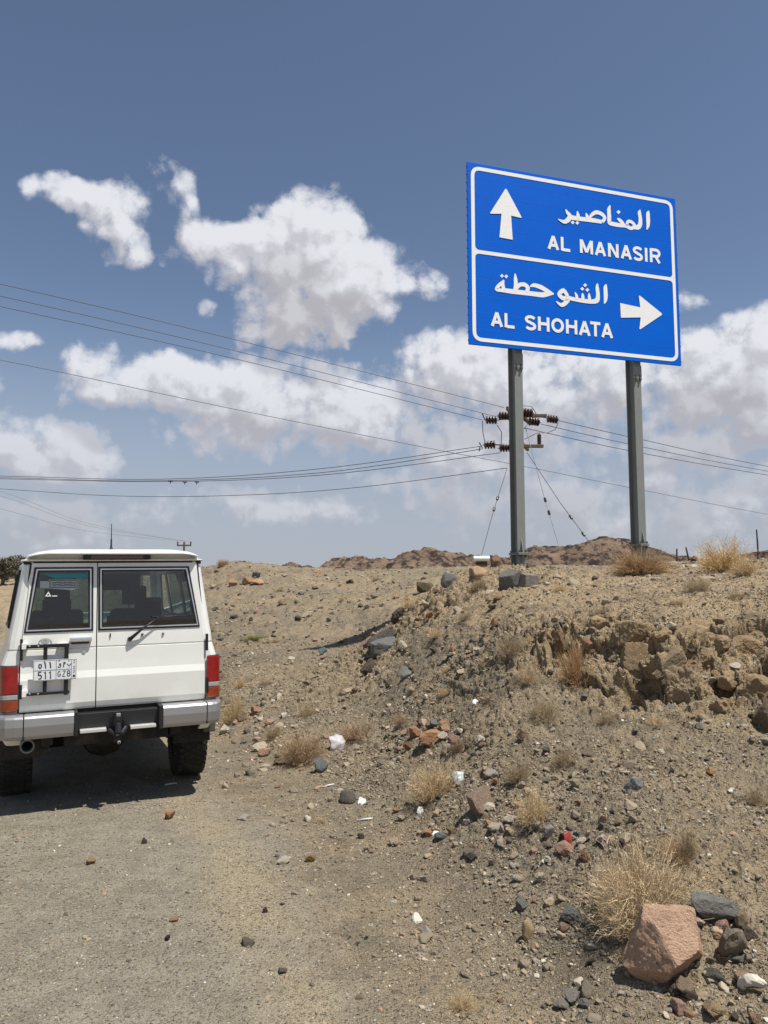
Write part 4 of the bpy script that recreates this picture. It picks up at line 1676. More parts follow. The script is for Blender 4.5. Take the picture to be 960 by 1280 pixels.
# door handle with recess, key barrel
x0, z0 = cp(87, 803, -.03)
x1, z1 = cp(115, 796, -.03)
hd = MB()
hd.box(x0, x1, -.048, -.013, z0, z1)
h_ = hd.build('handle', 'chrome', ldoor, bevel=.009)
MB().box(x0 + .01, x1 - .02, -.040, -.013, z0 - .014, z0 + .004).build('handle_pocket', 'black_trim', h_, bevel=.004)
kx, kz = cp(105, 814, -.02)
MB().lathe([(0, .0), (0, .014), (.006, .014), (.006, .001)], (kx, -.020, kz), (0, 1, 0), 12).build('key_barrel', 'chrome', ldoor)
# emblem: three thin chrome rings, half hidden by the bracket
ex, ez = cp(56.5, 803, -.02)
em = MB()
def ring(mb, cx, cz, rx, rz, w, y):
    n = 24
    vs = []
    for k in range(n):
        a = 2 * math.pi * k / n
        for g in (1, 0):
            vs.append((cx + (rx - g * w) * math.cos(a), y, cz + (rz - g * w) * math.sin(a)))
    mb.add(vs, [(2 * k, 2 * ((k + 1) % n), 2 * ((k + 1) % n) + 1, 2 * k + 1) for k in range(n)])
ring(em, ex, ez, .047, .030, .007, -.0155)
ring(em, ex, ez + .009, .028, .013, .006, -.0160)
ring(em, ex, ez, .012, .029, .006, -.0165)
em.build('emblem', 'chrome', ldoor, fix=False)
# spare wheel bracket
YB = -.055
def bar(mb, px0, py0, px1, py1, y0=YB - .012, y1=YB + .012):
    a, c = cp(px0, py0, YB)
    d_, e_ = cp(px1, py1, YB)
    mb.box(min(a, d_), max(a, d_), y0, y1, min(c, e_), max(c, e_))
br = MB()
bar(br, 33, 811, 86.5, 804)
bar(br, 33, 870, 86.5, 863)
bar(br, 53, 868, 59.5, 806, YB - .006, YB + .010)
bar(br, 79.5, 868.5, 86, 806, YB - .0135, YB + .0135)
bk = br.build('wheel_bracket', 'black_metal', ldoor, bevel=.003)
for q_ in ((27, 812, 35, 804, -.06, -.012), (27, 872, 35, 863, -.06, -.012), (72, 811, 86, 805, -.05, -.012)):
    mt = MB()
    bar(mt, *q_)
    mt.build('bracket_mount', 'car_paint', ldoor, bevel=.003)
for (px, py) in ((37, 807.5), (48, 807.5), (37, 867), (47.5, 867)):
    x, z = cp(px, py, YB)
    MB().lathe([(0, .0), (0, .006), (.006, .008)], (x, YB - .019, z), (0, 1, 0), 6).build('bolt', 'chrome', bk)
# number plate
YP = -.080
px0, pz0 = cp(41, 852.0, YP)
px1, pz1 = cp(96, 823.0, YP)
plate = MB().box(px0, px1, YP, YP + .004, pz0, pz1).build('number_plate', 'plate_white', ldoor, bevel=.0012)
PWd, PHt = px1 - px0, pz1 - pz0
for fx in (.27, .82):
    MB().box(px0 + PWd * fx - .012, px0 + PWd * fx + .012, YP + .0045, YB - .012, pz0 + .02, pz1 - .02).build('plate_support', 'black_metal', plate)


def pl(u, v):
    """plate fractions -> local x,z"""
    return (px0 + u * PWd, pz0 + v * PHt)


PL = [0]


def pstroke(mb, pts, w, closed=False, ybase=YP - .0006):
    PL[0] += 1
    y = ybase - .0001 * (PL[0] % 7)
    LAYER[0] += 0
    tmp = MB()
    n = len(pts)
    L, Q = [], []
    for i in range(n):
        p = Vector(pts[i])
        a = Vector(pts[i - 1]) if (i or closed) else p
        c = Vector(pts[(i + 1) % n]) if (i < n - 1 or closed) else p
        d1 = (p - a).normalized() if (p - a).length > 1e-9 else (c - p).normalized()
        d2 = (c - p).normalized() if (c - p).length > 1e-9 else d1
        m_ = Vector((-(d1.y + d2.y), d1.x + d2.x))
        m_ = m_.normalized() if m_.length > 1e-6 else Vector((-d1.y, d1.x))
        k = min(1 / max(.5, m_.dot(Vector((-d1.y, d1.x)))), 1.6)
        L.append(p + m_ * w * .5 * k)
        Q.append(p - m_ * w * .5 * k)
    vs = [(q.x, y, q.y) for q in L] + [(q.x, y, q.y) for q in Q]
    fs = [(i, i + 1, i + 1 + n, i + n) for i in range(n - 1)]
    if closed:
        fs.append((n - 1, 0, n, 2 * n - 1))
    mb.add(vs, fs)


PG = {
    '5': [[(.92, 1), (.15, 1), (.10, .56)] + arc(.48, .32, .42, .27, 125, -140, 9)],
    '1': [[(.25, .80), (.62, 1), (.62, 0)]],
    'G': [arc(.52, .5, .44, .47, 45, 345, 12) + [(.96, .46), (.55, .46)]],
    'Z': [[(.06, 1), (.94, 1), (.06, 0), (.96, 0)]],
    'B': [[(.10, 0), (.10, 1), (.60, 1)] + arc(.6, .76, .28, .24, 80, -90, 6) + [(.10, .52)], [(.6, .52)] + arc(.6, .26, .34, .26, 80, -90, 6) + [(.10, 0)]],
    'ar5': [arc(.5, .42, .34, .32, 100, 440, 12)],
    'ar1': [[(.30, 1), (.45, .86), (.56, .5), (.62, .05)]],
    'qaf': [arc(.70, .55, .16, .20, -60, 240, 8), [(.84, .62), (.88, .2)] + arc(.5, .28, .38, .26, -20, -170, 6)],
    'meem': [[(.30, 1)] + arc(.55, .80, .22, .16, 150, -120, 8) + [(.36, .66), (.30, .0)]],
    'ba': [[(.05, .62)] + arc(.5, .58, .44, .26, 190, 350, 7) + [(.95, .66)]],
}
lt = MB()


def glyph(g, u0, v0, u1, v1, w):
    for s in PG[g]:
        pstroke(lt, [pl(u0 + a * (u1 - u0), v0 + c * (v1 - v0)) for a, c in s], w)


for k, g in enumerate(('5', '1', '1')):
    glyph(g, .115 + .115 * k, .08, .20 + .115 * k, .43, .0085)
for k, g in enumerate(('ar5', 'ar1', 'ar1')):
    glyph(g, .115 + .115 * k, .58, .20 + .115 * k, .90, .0085)
for k, g in enumerate(('G', 'Z', 'B')):
    glyph(g, .56 + .112 * k, .16, .63 + .112 * k, .42, .0062)
for k, g in enumerate(('qaf', 'meem', 'ba')):
    glyph(g, .555 + .112 * k, .60, .64 + .112 * k, .86, .0062)
for (u, v) in ((.585, .93), (.605, .93), (.825, .60)):
    x, z = pl(u, v)
    PL[0] += 1
    lt.add([(x - .004, YP - .001, z), (x, YP - .001, z + .004), (x + .004, YP - .001, z), (x, YP - .001, z - .004)], [(0, 1, 2, 3)])
# ruling lines, side strip marks and the dot
pstroke(lt, [pl(.02, .50), pl(.88, .50)], .0028)
pstroke(lt, [pl(.525, .03), pl(.525, .97)], .0028)
pstroke(lt, [pl(.88, .03), pl(.88, .97)], .0024)
pstroke(lt, [pl(.012, .03), pl(.988, .03), pl(.988, .97), pl(.012, .97)], .0026, closed=True)
for k, v in enumerate((.90, .80, .62, .53, .43, .34)):
    pstroke(lt, [pl(.925, v - .02), pl(.955, v + .025)], .0055)
xd, zd = pl(.94, .16)
lt.add([(xd + .009 * math.cos(a), YP - .0014, zd + .009 * math.sin(a)) for a in np.linspace(0, 2 * math.pi, 13)[:-1]], [tuple(range(12))])
lt.build('plate_lettering', 'print_black', plate, fix=False)
for (u, v) in ((.26, .965), (.82, .965), (.26, .035), (.82, .035)):
    x, z = pl(u, v)
    MB().lathe([(0, 0), (0, .005), (.004, .006)], (x, YP - .004, z), (0, 1, 0), 8).build('screw', 'chrome', plate)
# plugs and stop on the right door
for (px, py) in ((178, 793), (204, 792), (178, 849.5), (204, 848)):
    x, z = cp(px, py, -.02)
    MB().lathe([(-.002, 0), (0, .009), (.008, .011)], (x, -.022, z), (0, 1, 0), 10).build('bolt_plug', 'galvanised', rdoor)
x, z = cp(138, 794, -.02)
MB().box(x - .004, x + .004, -.022, -.012, z - .016, z + .016).build('washer_jet', 'black_trim', rdoor, bevel=.002)
x, z = cp(71, 872, -.02)
MB().lathe([(0, 0), (0, .006), (.005, .007)], (x, -.018, z), (0, 1, 0), 8).build('bolt_plug', 'black_trim', ldoor)
# wiper
wp = []
for (px, py, y) in ((162.5, 799, -.035), (178, 786, -.050), (197, 772.5, -.045)):
    x, z = cp(px, py, y)
    wp.append((x, y, z))
wa = MB()
wa.tube(wp, [.015, .008, .004], 8)
wa.lathe([(0, .018), (.02, .018), (.028, .012)], (wp[0][0], -.014, wp[0][2]), (0, -1, 0), 12)
wo_ = wa.build('wiper_arm', 'black_trim', rdoor, smooth=True)
wb_ = []
for (px, py) in ((190, 771), (243, 769)):
    x, z = cp(px, py, -.035)
    wb_.append(Vector((x, -.032, z)))
bld = MB()
bld.tube(wb_, .0055, 6)
bld.tube([wb_[0].lerp(wb_[1], .1), Vector(wp[2]), wb_[0].lerp(wb_[1], .55)], .004, 6)
bld.build('wiper_blade', 'rubber', wo_)

# stickers inside the left pane
def pane_quad(name, m_, pa, y, par):
    pts = [cp(a, c, y) for a, c in pa]
    s_ = MB()
    s_.add([(x, y + .012 * (z - 1.345) / .46, z) for x, z in pts], [tuple(range(len(pts)))])
    return s_.build(name, m_, par, fix=False)
pane_quad('sticker', 'sticker_teal', [(55, 717.5), (111, 716.8), (111, 722.5), (68, 723)], -.0065, lpane)
pane_quad('sticker', 'sticker_pale', [(50, 726.5), (61, 726.5), (61, 724.5), (98, 724), (98, 735.5), (90, 737.5), (50, 735)], -.0068, lpane)
st = MB()
a0 = [cp(*q, -.007) for q in ((62.5, 725.5), (96.5, 725.2), (96.5, 734), (62.5, 734.4))]
pstroke(st, a0, .0045, closed=True, ybase=-.002)
for py_ in (728.3, 731.2):
    pts = []
    for k in range(23):
        px = 65 + k * 1.33
        pts.append(cp(px, py_ + (.8 if k % 2 else -.6) * (1 if k % 5 else .1), -.007))
    pstroke(st, pts, .0042, ybase=-.002)
st.build('sticker_print', 'print_black', lpane, fix=False)
dc = MB()
pstroke(dc, [cp(*q, -.007) for q in ((57.5, 745), (60.5, 740.5), (63, 745))], .009, closed=True, ybase=-.001)
pstroke(dc, [cp(65, 745, -.007), cp(71.5, 745, -.007)], .007, ybase=-.001)
dc.build('decal', 'decal_white', lpane, fix=False)

# tail lamps wrapping the corners
for s in (-1, 1):
    def lamp(z0, z1, m_, name, par, gro=0.0, y_=0.0):
        # plan of the wrapped lens
        ix = .676 if s < 0 else .702
        ox = -.022 if s < 0 else 0
        plan = [(ix, -.016), (ix, -.034), (.770 + ox, -.034), (.797 + ox, -.024), (.812 + ox, .002), (.818 + ox * .5, .045), (.812, .06), (.76, .03)]
        if gro:
            cx, cy = .77, 0.02
            plan = [(cx + (x - cx) * (1 + gro), cy + (y - cy) * (1 + gro)) for x, y in plan]
        n = len(plan)
        f_ = MB()
        vs = [(s * x, y, z0) for x, y in plan] + [(s * x, y, z1) for x, y in plan]
        fs = [(k, (k + 1) % n, (k + 1) % n + n, k + n) for k in range(n)] + [tuple(range(n))[::-1], tuple(range(n, 2 * n))]
        f_.add(vs, fs)
        return f_.build(name, m_, par, bevel=.005 if name != 'housing' else .008)
    tl = lamp(.762, 1.098, 'black_trim', 'tail_light', car, -.05)
    rd = lamp(.890, 1.092, 'lens_red', 'red_lens', tl)
    lamp(.850, .887, 'lens_clear', 'clear_lens', tl)
    lamp(.768, .847, 'lens_amber', 'amber_lens', tl)

# bumper ------------------------------------------------------------
def sweep(mb, path, prof):
    """path: (x, y, nx, ny); prof: (outward, z)"""
    n = len(prof)
    vs = [(x + nx * d_, y + ny * d_, z) for x, y, nx, ny in path for d_, z in prof]
    fs = []
    for i in range(len(path) - 1):
        for k in range(n):
            k2 = (k + 1) % n
            fs.append((i * n + k, (i + 1) * n + k, (i + 1) * n + k2, i * n + k2))
    fs.append(tuple(range(n)))
    fs.append(tuple((len(path) - 1) * n + k for k in range(n))[::-1])
    mb.add(vs, fs)


BP = [(.0, .742), (.10, .748), (.135, .738), (.148, .725), (.152, .668), (.140, .600), (.118, .572), (.0, .570)]
for s in (-1, 1):
    xi = cp(93, 900, -.15)[0] if s < 0 else cp(204, 895, -.15)[0]
    xo = cp(29.5, 900, -.15)[0] if s < 0 else cp(259, 890, -.15)[0]
    a = MB()
    sweep(a, [(xi, 0, 0, -1), (xo - s * .002, 0, 0, -1)], BP)
    a.build('bumper_end', 'bumper_silver', car, bevel=.004)
    a = MB()
    xo2 = xo + s * .004
    XE = .757
    ex_ = s * XE - xo2
    path = [(xo2, 0, 0, -1)] + [(xo2 + ex_ * .35, .004, s * .10, -.99), (xo2 + ex_ * .7, .010, s * .22, -.93), (xo2 + ex_ * .9, .03, s * .34, -.75), (s * XE, .07, s * .42, -.45), (s * (XE + .01), .18, s * .33, 0), (s * (XE + .03), .36, s * .30, 0)]
    sweep(a, path, BP)
    a.build('bumper_corner', 'bumper_silver', car, smooth=False, bevel=.004)
    MB().box(min(xo - .004, xo + .006), max(xo - .004, xo + .006), -.138, 0, .578, .736).build('bumper_joint', 'black_trim', car)
xl = cp(93, 900, -.15)[0] + .002
xr = cp(204, 895, -.15)[0] - .002
cb = MB()
cb.box(xl, xr, -.085, .02, .600, .722)
cb.box(xl, xl + .022, -.158, 0, .572, .748)
cb.box(xr - .028, xr, -.158, 0, .572, .748)
cb.build('bumper_centre', 'black_trim', car, bevel=.004)
for (a, c) in ((100, 133), (163, 195)):
    x0 = cp(a, 910, -.14)[0]
    x1 = cp(c, 908, -.14)[0]
    MB().box(x0, x1, -.150, -.086, .588, .612).build('step_plate', 'step_alloy', car, bevel=.003)
# pintle tow hitch
hx = cp(147, 910, -.15)[0]
th = MB()
th.box(hx - .045, hx + .045, -.10, -.087, .555, .690)
th.lathe([(-.04, .03), (0, .036), (.04, .03)], (hx, -.14, .665), (0, 0, 1), 10)
th.tube([(hx - .06, -.13, .59), (hx - .03, -.18, .57), (hx + .03, -.18, .57), (hx + .06, -.13, .60)], .020, 8)
th.tube([(hx, -.10, .64), (hx, -.20, .63), (hx, -.215, .58)], .024, 8)
th.box(hx - .03, hx + .03, -.16, -.10, .50, .57)
th.tube([(hx + .045, -.11, .66), (hx + .065, -.12, .56), (hx + .03, -.12, .52)], .008, 6)
hit_ = th.build('tow_hitch', 'black_metal', car, bevel=.002)
MB().lathe([(0, .010), (.03, .013), (.04, .006)], (hx + .004, -.205, .515), (0, -1, 0), 10).build('hitch_pin', 'chrome', hit_)
MB().box(hx - .012, hx + .02, -.17, -.14, .690, .715).build('hitch_latch', 'galvanised', hit_, bevel=.004)
# exhaust
exx, exz = cp(34, 933, .0)
e_ = MB()
e_.lathe([(0, .040), (0, .050), (.10, .050), (.5, .045)], (exx, -.01, exz), (0, 1, .0), 20)
e_.lathe([(0, .040), (.45, .038)], (exx, -.009, exz), (0, 1, 0), 20)
ep = e_.build('exhaust_pipe', 'galvanised', car, smooth=False)
MB().lathe([(.30, .038), (.301, .001)], (exx, 0, exz), (0, 1, 0), 16).build('exhaust_bore', 'underbody', ep)

# wheels
def wheel(x, y):
    w = MB()
    r, hw_ = .385, .118
    prof = [(-hw_ + .01, .22), (-hw_, .25), (-hw_ - .004, .31), (-hw_ + .004, .355), (-hw_ + .022, .376), (-.09, .383), (-.04, r), (.04, r), (.09, .383), (hw_ - .022, .376), (hw_ - .004, .355), (hw_ + .004, .31), (hw_, .25), (hw_ - .01, .22)]
    w.lathe(prof, (x, y, .385), (1, 0, 0), 48)
    wh = w.build('wheel', 'rubber', car, smooth=True)
    tr = MB()
    for k in range(44):
        a = 2 * math.pi * k / 44
        for j, xx in enumerate((-.094, -.047, .0, .047, .094)):
            aa = a + (j % 2) * math.pi / 44
            rot = Matrix.Translation((x + xx, y, .385)) @ Matrix.Rotation(aa, 4, 'X')
            tr.box(-.020, .020, -.019, .019, .372, .3885 - (.004 if abs(xx) > .1 else 0), rot)
    tb = tr.build('tread_blocks', 'rubber', wh)
    tb['kind'] = 'stuff'
    s = 1 if x > 0 else -1
    ri = MB()
    ri.lathe([(s * -.10, .20), (s * -.10, .215), (s * .10, .215), (s * .118, .222), (s * .118, .205), (s * .05, .19), (s * .03, .09), (s * .07, .075), (s * .11, .05), (s * .11, .001)], (x, y, .385), (1, 0, 0), 32)
    ri.build('rim', 'bumper_silver', wh, smooth=False)


for x in (-.69, .682):
    wheel(x, .78)
    wheel(x * .98, 3.72)
# mud flaps, axle, tank, springs and floor
for s in (-1, 1):
    MB().box(s * .645 - .15, s * .645 + .15, .30, .312, .36, .72).build('mud_flap', 'rubber', car, bevel=.003)
x_, z_ = cp(268, 917, .2)
MB().box(.73, .83, .24, .30, .44, .58).build('corner_step', 'galv_dark', car, bevel=.01)
ub = MB()
ub.tube([(-.55, .78, .385), (.55, .78, .385)], .052, 12)
ub.lathe([(-.17, .05), (-.11, .13), (0, .165), (.11, .13), (.17, .05)], (-.02, .78, .385), (1, 0, 0), 16)
ub.build('axle', 'underbody', car, smooth=True)
ub = MB()
ub.tube([(-.55, 3.72, .385), (.55, 3.72, .385)], .05, 12)
ub.lathe([(-.15, .05), (0, .15), (.15, .05)], (.2, 3.72, .385), (1, 0, 0), 14)
ub.build('axle', 'underbody', car, smooth=True)
ub = MB()
for s in (-1, 1):
    ub.box(s * .47 - .04, s * .47 + .04, .0, 4.6, .50, .62)
    ub.tube([(s * .47, .12, .50), (s * .47, .45, .42), (s * .47, .78, .37), (s * .47, 1.15, .42), (s * .47, 1.5, .50)], .034, 8)
    ub.tube([(s * .40, .74, .40), (s * .34, .90, .62)], .028, 8)
ub.box(-.40, .36, 1.0, 1.7, .36, .56)
ub.box(-.35, .42, .10, .60, .46, .60)
ub.tube([(exx, .45, exz), (exx + .02, .9, .47), (-.30, 1.3, .42), (-.3, 2.4, .40)], .045, 10)
ub.tube([(0, .9, .40), (0, 2.4, .45)], .04, 10)
ub.build('chassis', 'underbody', car)
MB().box(-.76, .76, .06, 3.4, .625, .64).build('floor_pan', 'underbody', car)
for s in (-1, 1):
    w_ = MB()
    w_.tube([(s * .795, .30, .62), (s * .80, .36, .74), (s * .81, .50, .815), (s * .82, .78, .835), (s * .83, 1.05, .815), (s * .835, 1.20, .74), (s * .835, 1.26, .62)], .022, 8)
    w_.build('arch_flare', 'car_paint', car, smooth=True)
    MB().box(min(s * .50, s * .74), max(s * .50, s * .74), .34, 1.2, .64, .82).build('wheel_housing', 'underbody', car)
    # side glass, rubber and bright trim
    for (ya, yb_) in ((.36, 1.42), (1.52, 2.30), (2.40, 3.02)):
        g_ = MB()
        def sp(y, z, o_=0.0):
            k = (z - 1.36) / .44
            hw_ = .742 + (.672 - .742) * k
            return (s * (wid(hw_, y) + o_), y, z)
        g_.add([sp(ya, 1.36, -.010), sp((ya + yb_) / 2, 1.36, -.010), sp(yb_, 1.36, -.010), sp(yb_, 1.80, -.010), sp((ya + yb_) / 2, 1.80, -.010), sp(ya, 1.80, -.010)], [(0, 1, 4, 5), (1, 2, 3, 4)])
        sg_ = g_.build('side_window', 'car_glass', car, fix=False)
        f_ = MB()
        f_.tube([sp(ya + .01, 1.372, .002), sp(ya + .01, 1.788, .002)], .016, 6)
        f_.tube([sp(yb_ - .01, 1.372, .002), sp(yb_ - .01, 1.788, .002)], .016, 6)
        f_.tube([sp(ya, 1.366, .002), sp((ya + yb_) / 2, 1.366, .002), sp(yb_, 1.366, .002)], .016, 6)
        f_.tube([sp(ya, 1.794, .002), sp((ya + yb_) / 2, 1.794, .002), sp(yb_, 1.794, .002)], .016, 6)
        f_.build('window_seal', 'black_trim', sg_)
        t_ = MB()
        t_.tube([sp(ya + .030, 1.385, .010), sp(ya + .030, 1.775, .010)], .005, 6)
        t_.build('window_trim', 'chrome', sg_)
# windscreen
g_ = MB()
g_.add([(-.62, 3.47, 1.27), (.62, 3.47, 1.27), (.57, 3.15, 1.80), (-.57, 3.15, 1.80)], [(0, 1, 2, 3)])
g_.build('windscreen', 'car_glass', car, fix=False)
# cabin
cbn = MB()
cbn.box(-.63, .63, .10, 3.0, 1.835, 1.85)
cbn.box(-.70, -.68, .12, 3.1, .66, 1.30)
cbn.box(.68, .70, .12, 3.1, .66, 1.30)
cbn.build('cabin_lining', 'cabin_trim', car)
MB().box(-.66, .66, 3.0, 3.4, .80, 1.24).build('dashboard', 'dashboard', car, bevel=.03)
sw = MB()
sw.tube([(-.38 + .19 * math.cos(a), 2.86 + .05 * math.sin(a), 1.22 + .18 * math.sin(a)) for a in np.linspace(0, 2 * math.pi, 21)], .015, 6)
sw.build('steering_wheel', 'dashboard', car)


def seat(x, y, w, back, m_='seat_cloth', heads=(0,)):
    s_ = MB()
    rot = Matrix.Translation((x, y, .78)) @ Matrix.Rotation(R(9), 4, 'X')
    s_.box(-w, w, -.07, .07, .10, back, rot)
    s_.box(x - w, x + w, y + .02, y + .50, .70, .92)
    st_ = s_.build('seat', m_, car, bevel=.045)
    hd_ = MB()
    for hx_ in heads:
        rot2 = Matrix.Translation((x + hx_, y + .06, .80 + back)) @ Matrix.Rotation(R(9), 4, 'X')
        hd_.box(-.12, .12, -.05, .05, .02, .20, rot2)
        hd_.tube([Vector((x + hx_ - .05, y + .05, .76 + back)), Vector((x + hx_ - .05, y + .05, .84 + back))], .008, 6)
    hd_.build('headrest', m_, st_, bevel=.035)
    return st_


seat(-.38, 2.25, .25, .66)
seat(.38, 2.25, .25, .66)
bench = seat(0, 1.25, .62, .55, heads=(-.40, .40))
# clear plastic wrap still on the rear seat backs
for (x, w) in ((-.40, .20), (.26, .24)):
    nx_, nz_ = 14, 9
    W_ = np.stack(np.meshgrid(np.linspace(-w, w, nx_), np.linspace(1.18, 1.40, nz_)), -1).reshape(-1, 2)
    yy_ = 1.14 + .035 * fbm(np.stack([W_[:, 0] * 14 + x * 9, W_[:, 1] * 16, W_[:, 0] * 0], 1), 3, .6, seed=88)
    ii = np.arange(nx_ * nz_).reshape(nz_, nx_)
    me = np_mesh('plastic_wrap', np.stack([W_[:, 0] + x, yy_, W_[:, 1]], 1), np.stack([ii[:-1, :-1], ii[:-1, 1:], ii[1:, 1:], ii[1:, :-1]], -1).reshape(-1, 4), smooth=False)
    me.materials.append(M('seat_wrap'))
    link('plastic_wrap', me, bench)
MB().box(.08, .52, 2.98, 3.0, 1.62, 1.80).build('sun_visor', 'dashboard', car, bevel=.02)
MB().box(-.60, -.16, 2.98, 3.0, 1.66, 1.80).build('sun_visor', 'dashboard', car, bevel=.02)

# ------------------------------------------------------------------ stones
def ico(sub):
    import bmesh
    bm = bmesh.new()
    bmesh.ops.create_icosphere(bm, subdivisions=sub, radius=1.0)
    v = np.array([x.co[:] for x in bm.verts])
    f = np.array([[q.index for q in x.verts] for x in bm.faces])
    bm.free()
    return v, f


ICO = {k: ico(k) for k in (1, 2, 3, 4, 5)}


def rock_mesh(name, seed, sub=3, planes=13, rough=.05, boxy=0.0, smooth=False, material='stone', cuts=None):
    """angular stone: a ball cut by random planes, edges slightly worn, surface pitted; unit size"""
    v, f = ICO[sub]
    rg = np.random.default_rng(seed)
    n = rg.normal(size=(planes, 3))
    n /= np.linalg.norm(n, axis=1)[:, None]
    h = rg.uniform(.55, .92, planes)
    if boxy:
        ax = np.eye(3)
        n = np.vstack([n, ax + rg.normal(size=(3, 3)) * .12, -ax + rg.normal(size=(3, 3)) * .12])
        n /= np.linalg.norm(n, axis=1)[:, None]
        h = np.concatenate([h + .12, np.full(6, 1 - boxy)])
    if cuts:
        n = np.array([c[:3] for c in cuts], float)
        n /= np.linalg.norm(n, axis=1)[:, None]
        h = np.array([c[3] for c in cuts], float)
    dn = v @ n.T
    lim = np.where(dn > .05, h / np.maximum(dn, .05), 9)
    r = np.minimum(lim.min(1), 1.25)
    q = v * r[:, None]
    nz = fbm(q * 2.3 + seed, 5, .55, seed=seed) * rough * 1.6 + fbm(q * 9 + seed, 3, .6, seed=seed + 2) * rough * .6
    q = q * (1 + nz)[:, None]
    q = q / np.abs(q).max(0)
    me = np_mesh(name, q, f, smooth=smooth)
    me.materials.append(M(material))
    return me


# gravel: instances of ten small stones, true sizes, laid over the ground as far as they show
gcol = bpy.data.collections.new('gravel_kinds')
for k in range(10):
    me = rock_mesh('gravel_piece', 300 + k, 3, 11, .08, material='gravel_stone')
    o_ = bpy.data.objects.new('gravel_piece', me)
    gcol.objects.link(o_)
P2D = p3d.reshape(NR, NT, 3)


def surf(x, y):
    """position and normal on the finished sheet"""
    th = np.arctan2(x, y)
    r = np.hypot(x, y)
    j = np.clip(np.searchsorted(TH, th) - 1, 0, NT - 2)
    i = np.clip(np.searchsorted(RR, r) - 1, 0, NR - 2)
    fj = ((th - TH[j]) / (TH[j + 1] - TH[j]))[:, None]
    fi = ((r - RR[i]) / (RR[i + 1] - RR[i]))[:, None]
    a, b_, c, d_ = P2D[i, j], P2D[i, j + 1], P2D[i + 1, j], P2D[i + 1, j + 1]
    p = (a * (1 - fj) + b_ * fj) * (1 - fi) + (c * (1 - fj) + d_ * fj) * fi
    n = np.cross(b_ - a, c - a)
    n /= np.maximum(np.linalg.norm(n, axis=1), 1e-9)[:, None]
    n[n[:, 2] < 0] *= -1
    return p, n


gp, gs_, gr_ = [], [], []
#        r0,   r1,  far, per m2, road factor
for (r0, r1, far, dens, rf) in ((.0025, .0048, 4.8, 5200, 1.0), (.0048, .0085, 7.5, 2500, .55), (.0085, .015, 13, 800, .10), (.015, .026, 22, 110, .025), (.026, .046, 32, 24, .004), (.046, .085, 36, 4.0, 0)):
    area = .5 * (2 * R(31.5)) * (far ** 2 - 2.2 ** 2)
    N = int(area * dens)
    th = RNG.uniform(-R(31.5), R(31.5), N)
    r = np.sqrt(RNG.uniform((2.2 if r0 < .04 else 7.0) ** 2, far ** 2, N))
    x, y = r * np.sin(th), r * np.cos(th)
    s_, t_ = st_of(x, y)
    q = np.stack([x, y, x * 0], 1)
    clump = sstep(fbm(q * 1.1, 4, seed=91), -.35, .45)
    fine = sstep(fbm(q * 3.3, 3, seed=92), -.5, .3)
    keep = .18 + .82 * clump * fine
    w = sstep(t_, -.45, .35)
    keep = keep * (rf + (1 - rf) * w)
    # loose stones gather at the foot of the slope
    foot = np.exp(-((t_ - 1.1) / .8) ** 2)
    keep = np.clip(keep * (.55 + .7 * foot), 0, 1)
    m_ = RNG.uniform(size=N) < keep
    x, y = x[m_], y[m_]
    p, n = surf(x, y)
    size = r0 + (r1 - r0) * RNG.uniform(size=len(x)) ** 1.7
    sc = size[:, None] * RNG.uniform(.65, 1.25, (len(x), 3))
    sc[:, 2] *= .72
    p = p + n * (size * .22)[:, None]
    gp.append(p)
    gs_.append(sc)
    gr_.append(np.stack([RNG.uniform(-.5, .5, len(x)), RNG.uniform(-.5, .5, len(x)), RNG.uniform(0, 6.28, len(x))], 1))
gp, gs_, gr_ = np.vstack(gp), np.vstack(gs_), np.vstack(gr_)
# none under the car's tyres or inside the post feet
me = bpy.data.meshes.new('gravel')
me.vertices.add(len(gp))
me.vertices.foreach_set('co', gp.astype(np.float32).ravel())
for nme, arr in (('rot', gr_), ('siz', gs_)):
    a = me.attributes.new(nme, 'FLOAT_VECTOR', 'POINT')
    a.data.foreach_set('vector', arr.astype(np.float32).ravel())
me.update()
gravel = link('gravel', me)
tag(gravel, 'loose brown and grey gravel strewn over the bank and the road edge', None, None, 'stuff')
ng = bpy.data.node_groups.new('scatter', 'GeometryNodeTree')
ng.interface.new_socket('Geometry', in_out='INPUT', socket_type='NodeSocketGeometry')
ng.interface.new_socket('Geometry', in_out='OUTPUT', socket_type='NodeSocketGeometry')
gb = NB(ng)
gi, go = gb.n('NodeGroupInput'), gb.n('NodeGroupOutput')
m2p = gb.n('GeometryNodeMeshToPoints')
iop = gb.n('GeometryNodeInstanceOnPoints')
ci = gb.n('GeometryNodeCollectionInfo')
ci.inputs['Collection'].default_value = gcol
ci.inputs['Separate Children'].default_value = True
ci.inputs['Reset Children'].default_value = True
ra = gb.n('GeometryNodeInputNamedAttribute', data_type='FLOAT_VECTOR')
ra.inputs['Name'].default_value = 'rot'
sa_ = gb.n('GeometryNodeInputNamedAttribute', data_type='FLOAT_VECTOR')
sa_.inputs['Name'].default_value = 'siz'
rv = gb.n('FunctionNodeRandomValue', data_type='INT')
rv.inputs['Min'].default_value = 0
rv.inputs['Max'].default_value = 9
e2r = gb.n('FunctionNodeEulerToRotation')
L_ = ng.links.new
L_(gi.outputs[0], m2p.inputs[0])
L_(m2p.outputs[0], iop.inputs['Points'])
L_(ci.outputs[0], iop.inputs['Instance'])
iop.inputs['Pick Instance'].default_value = True
L_([q for q in rv.outputs if q.type == 'INT'][0], iop.inputs['Instance Index'])
L_(ra.outputs[0], e2r.inputs[0])
L_(e2r.outputs[0], iop.inputs['Rotation'])
L_(sa_.outputs[0], iop.inputs['Scale'])
L_(iop.outputs[0], go.inputs[0])
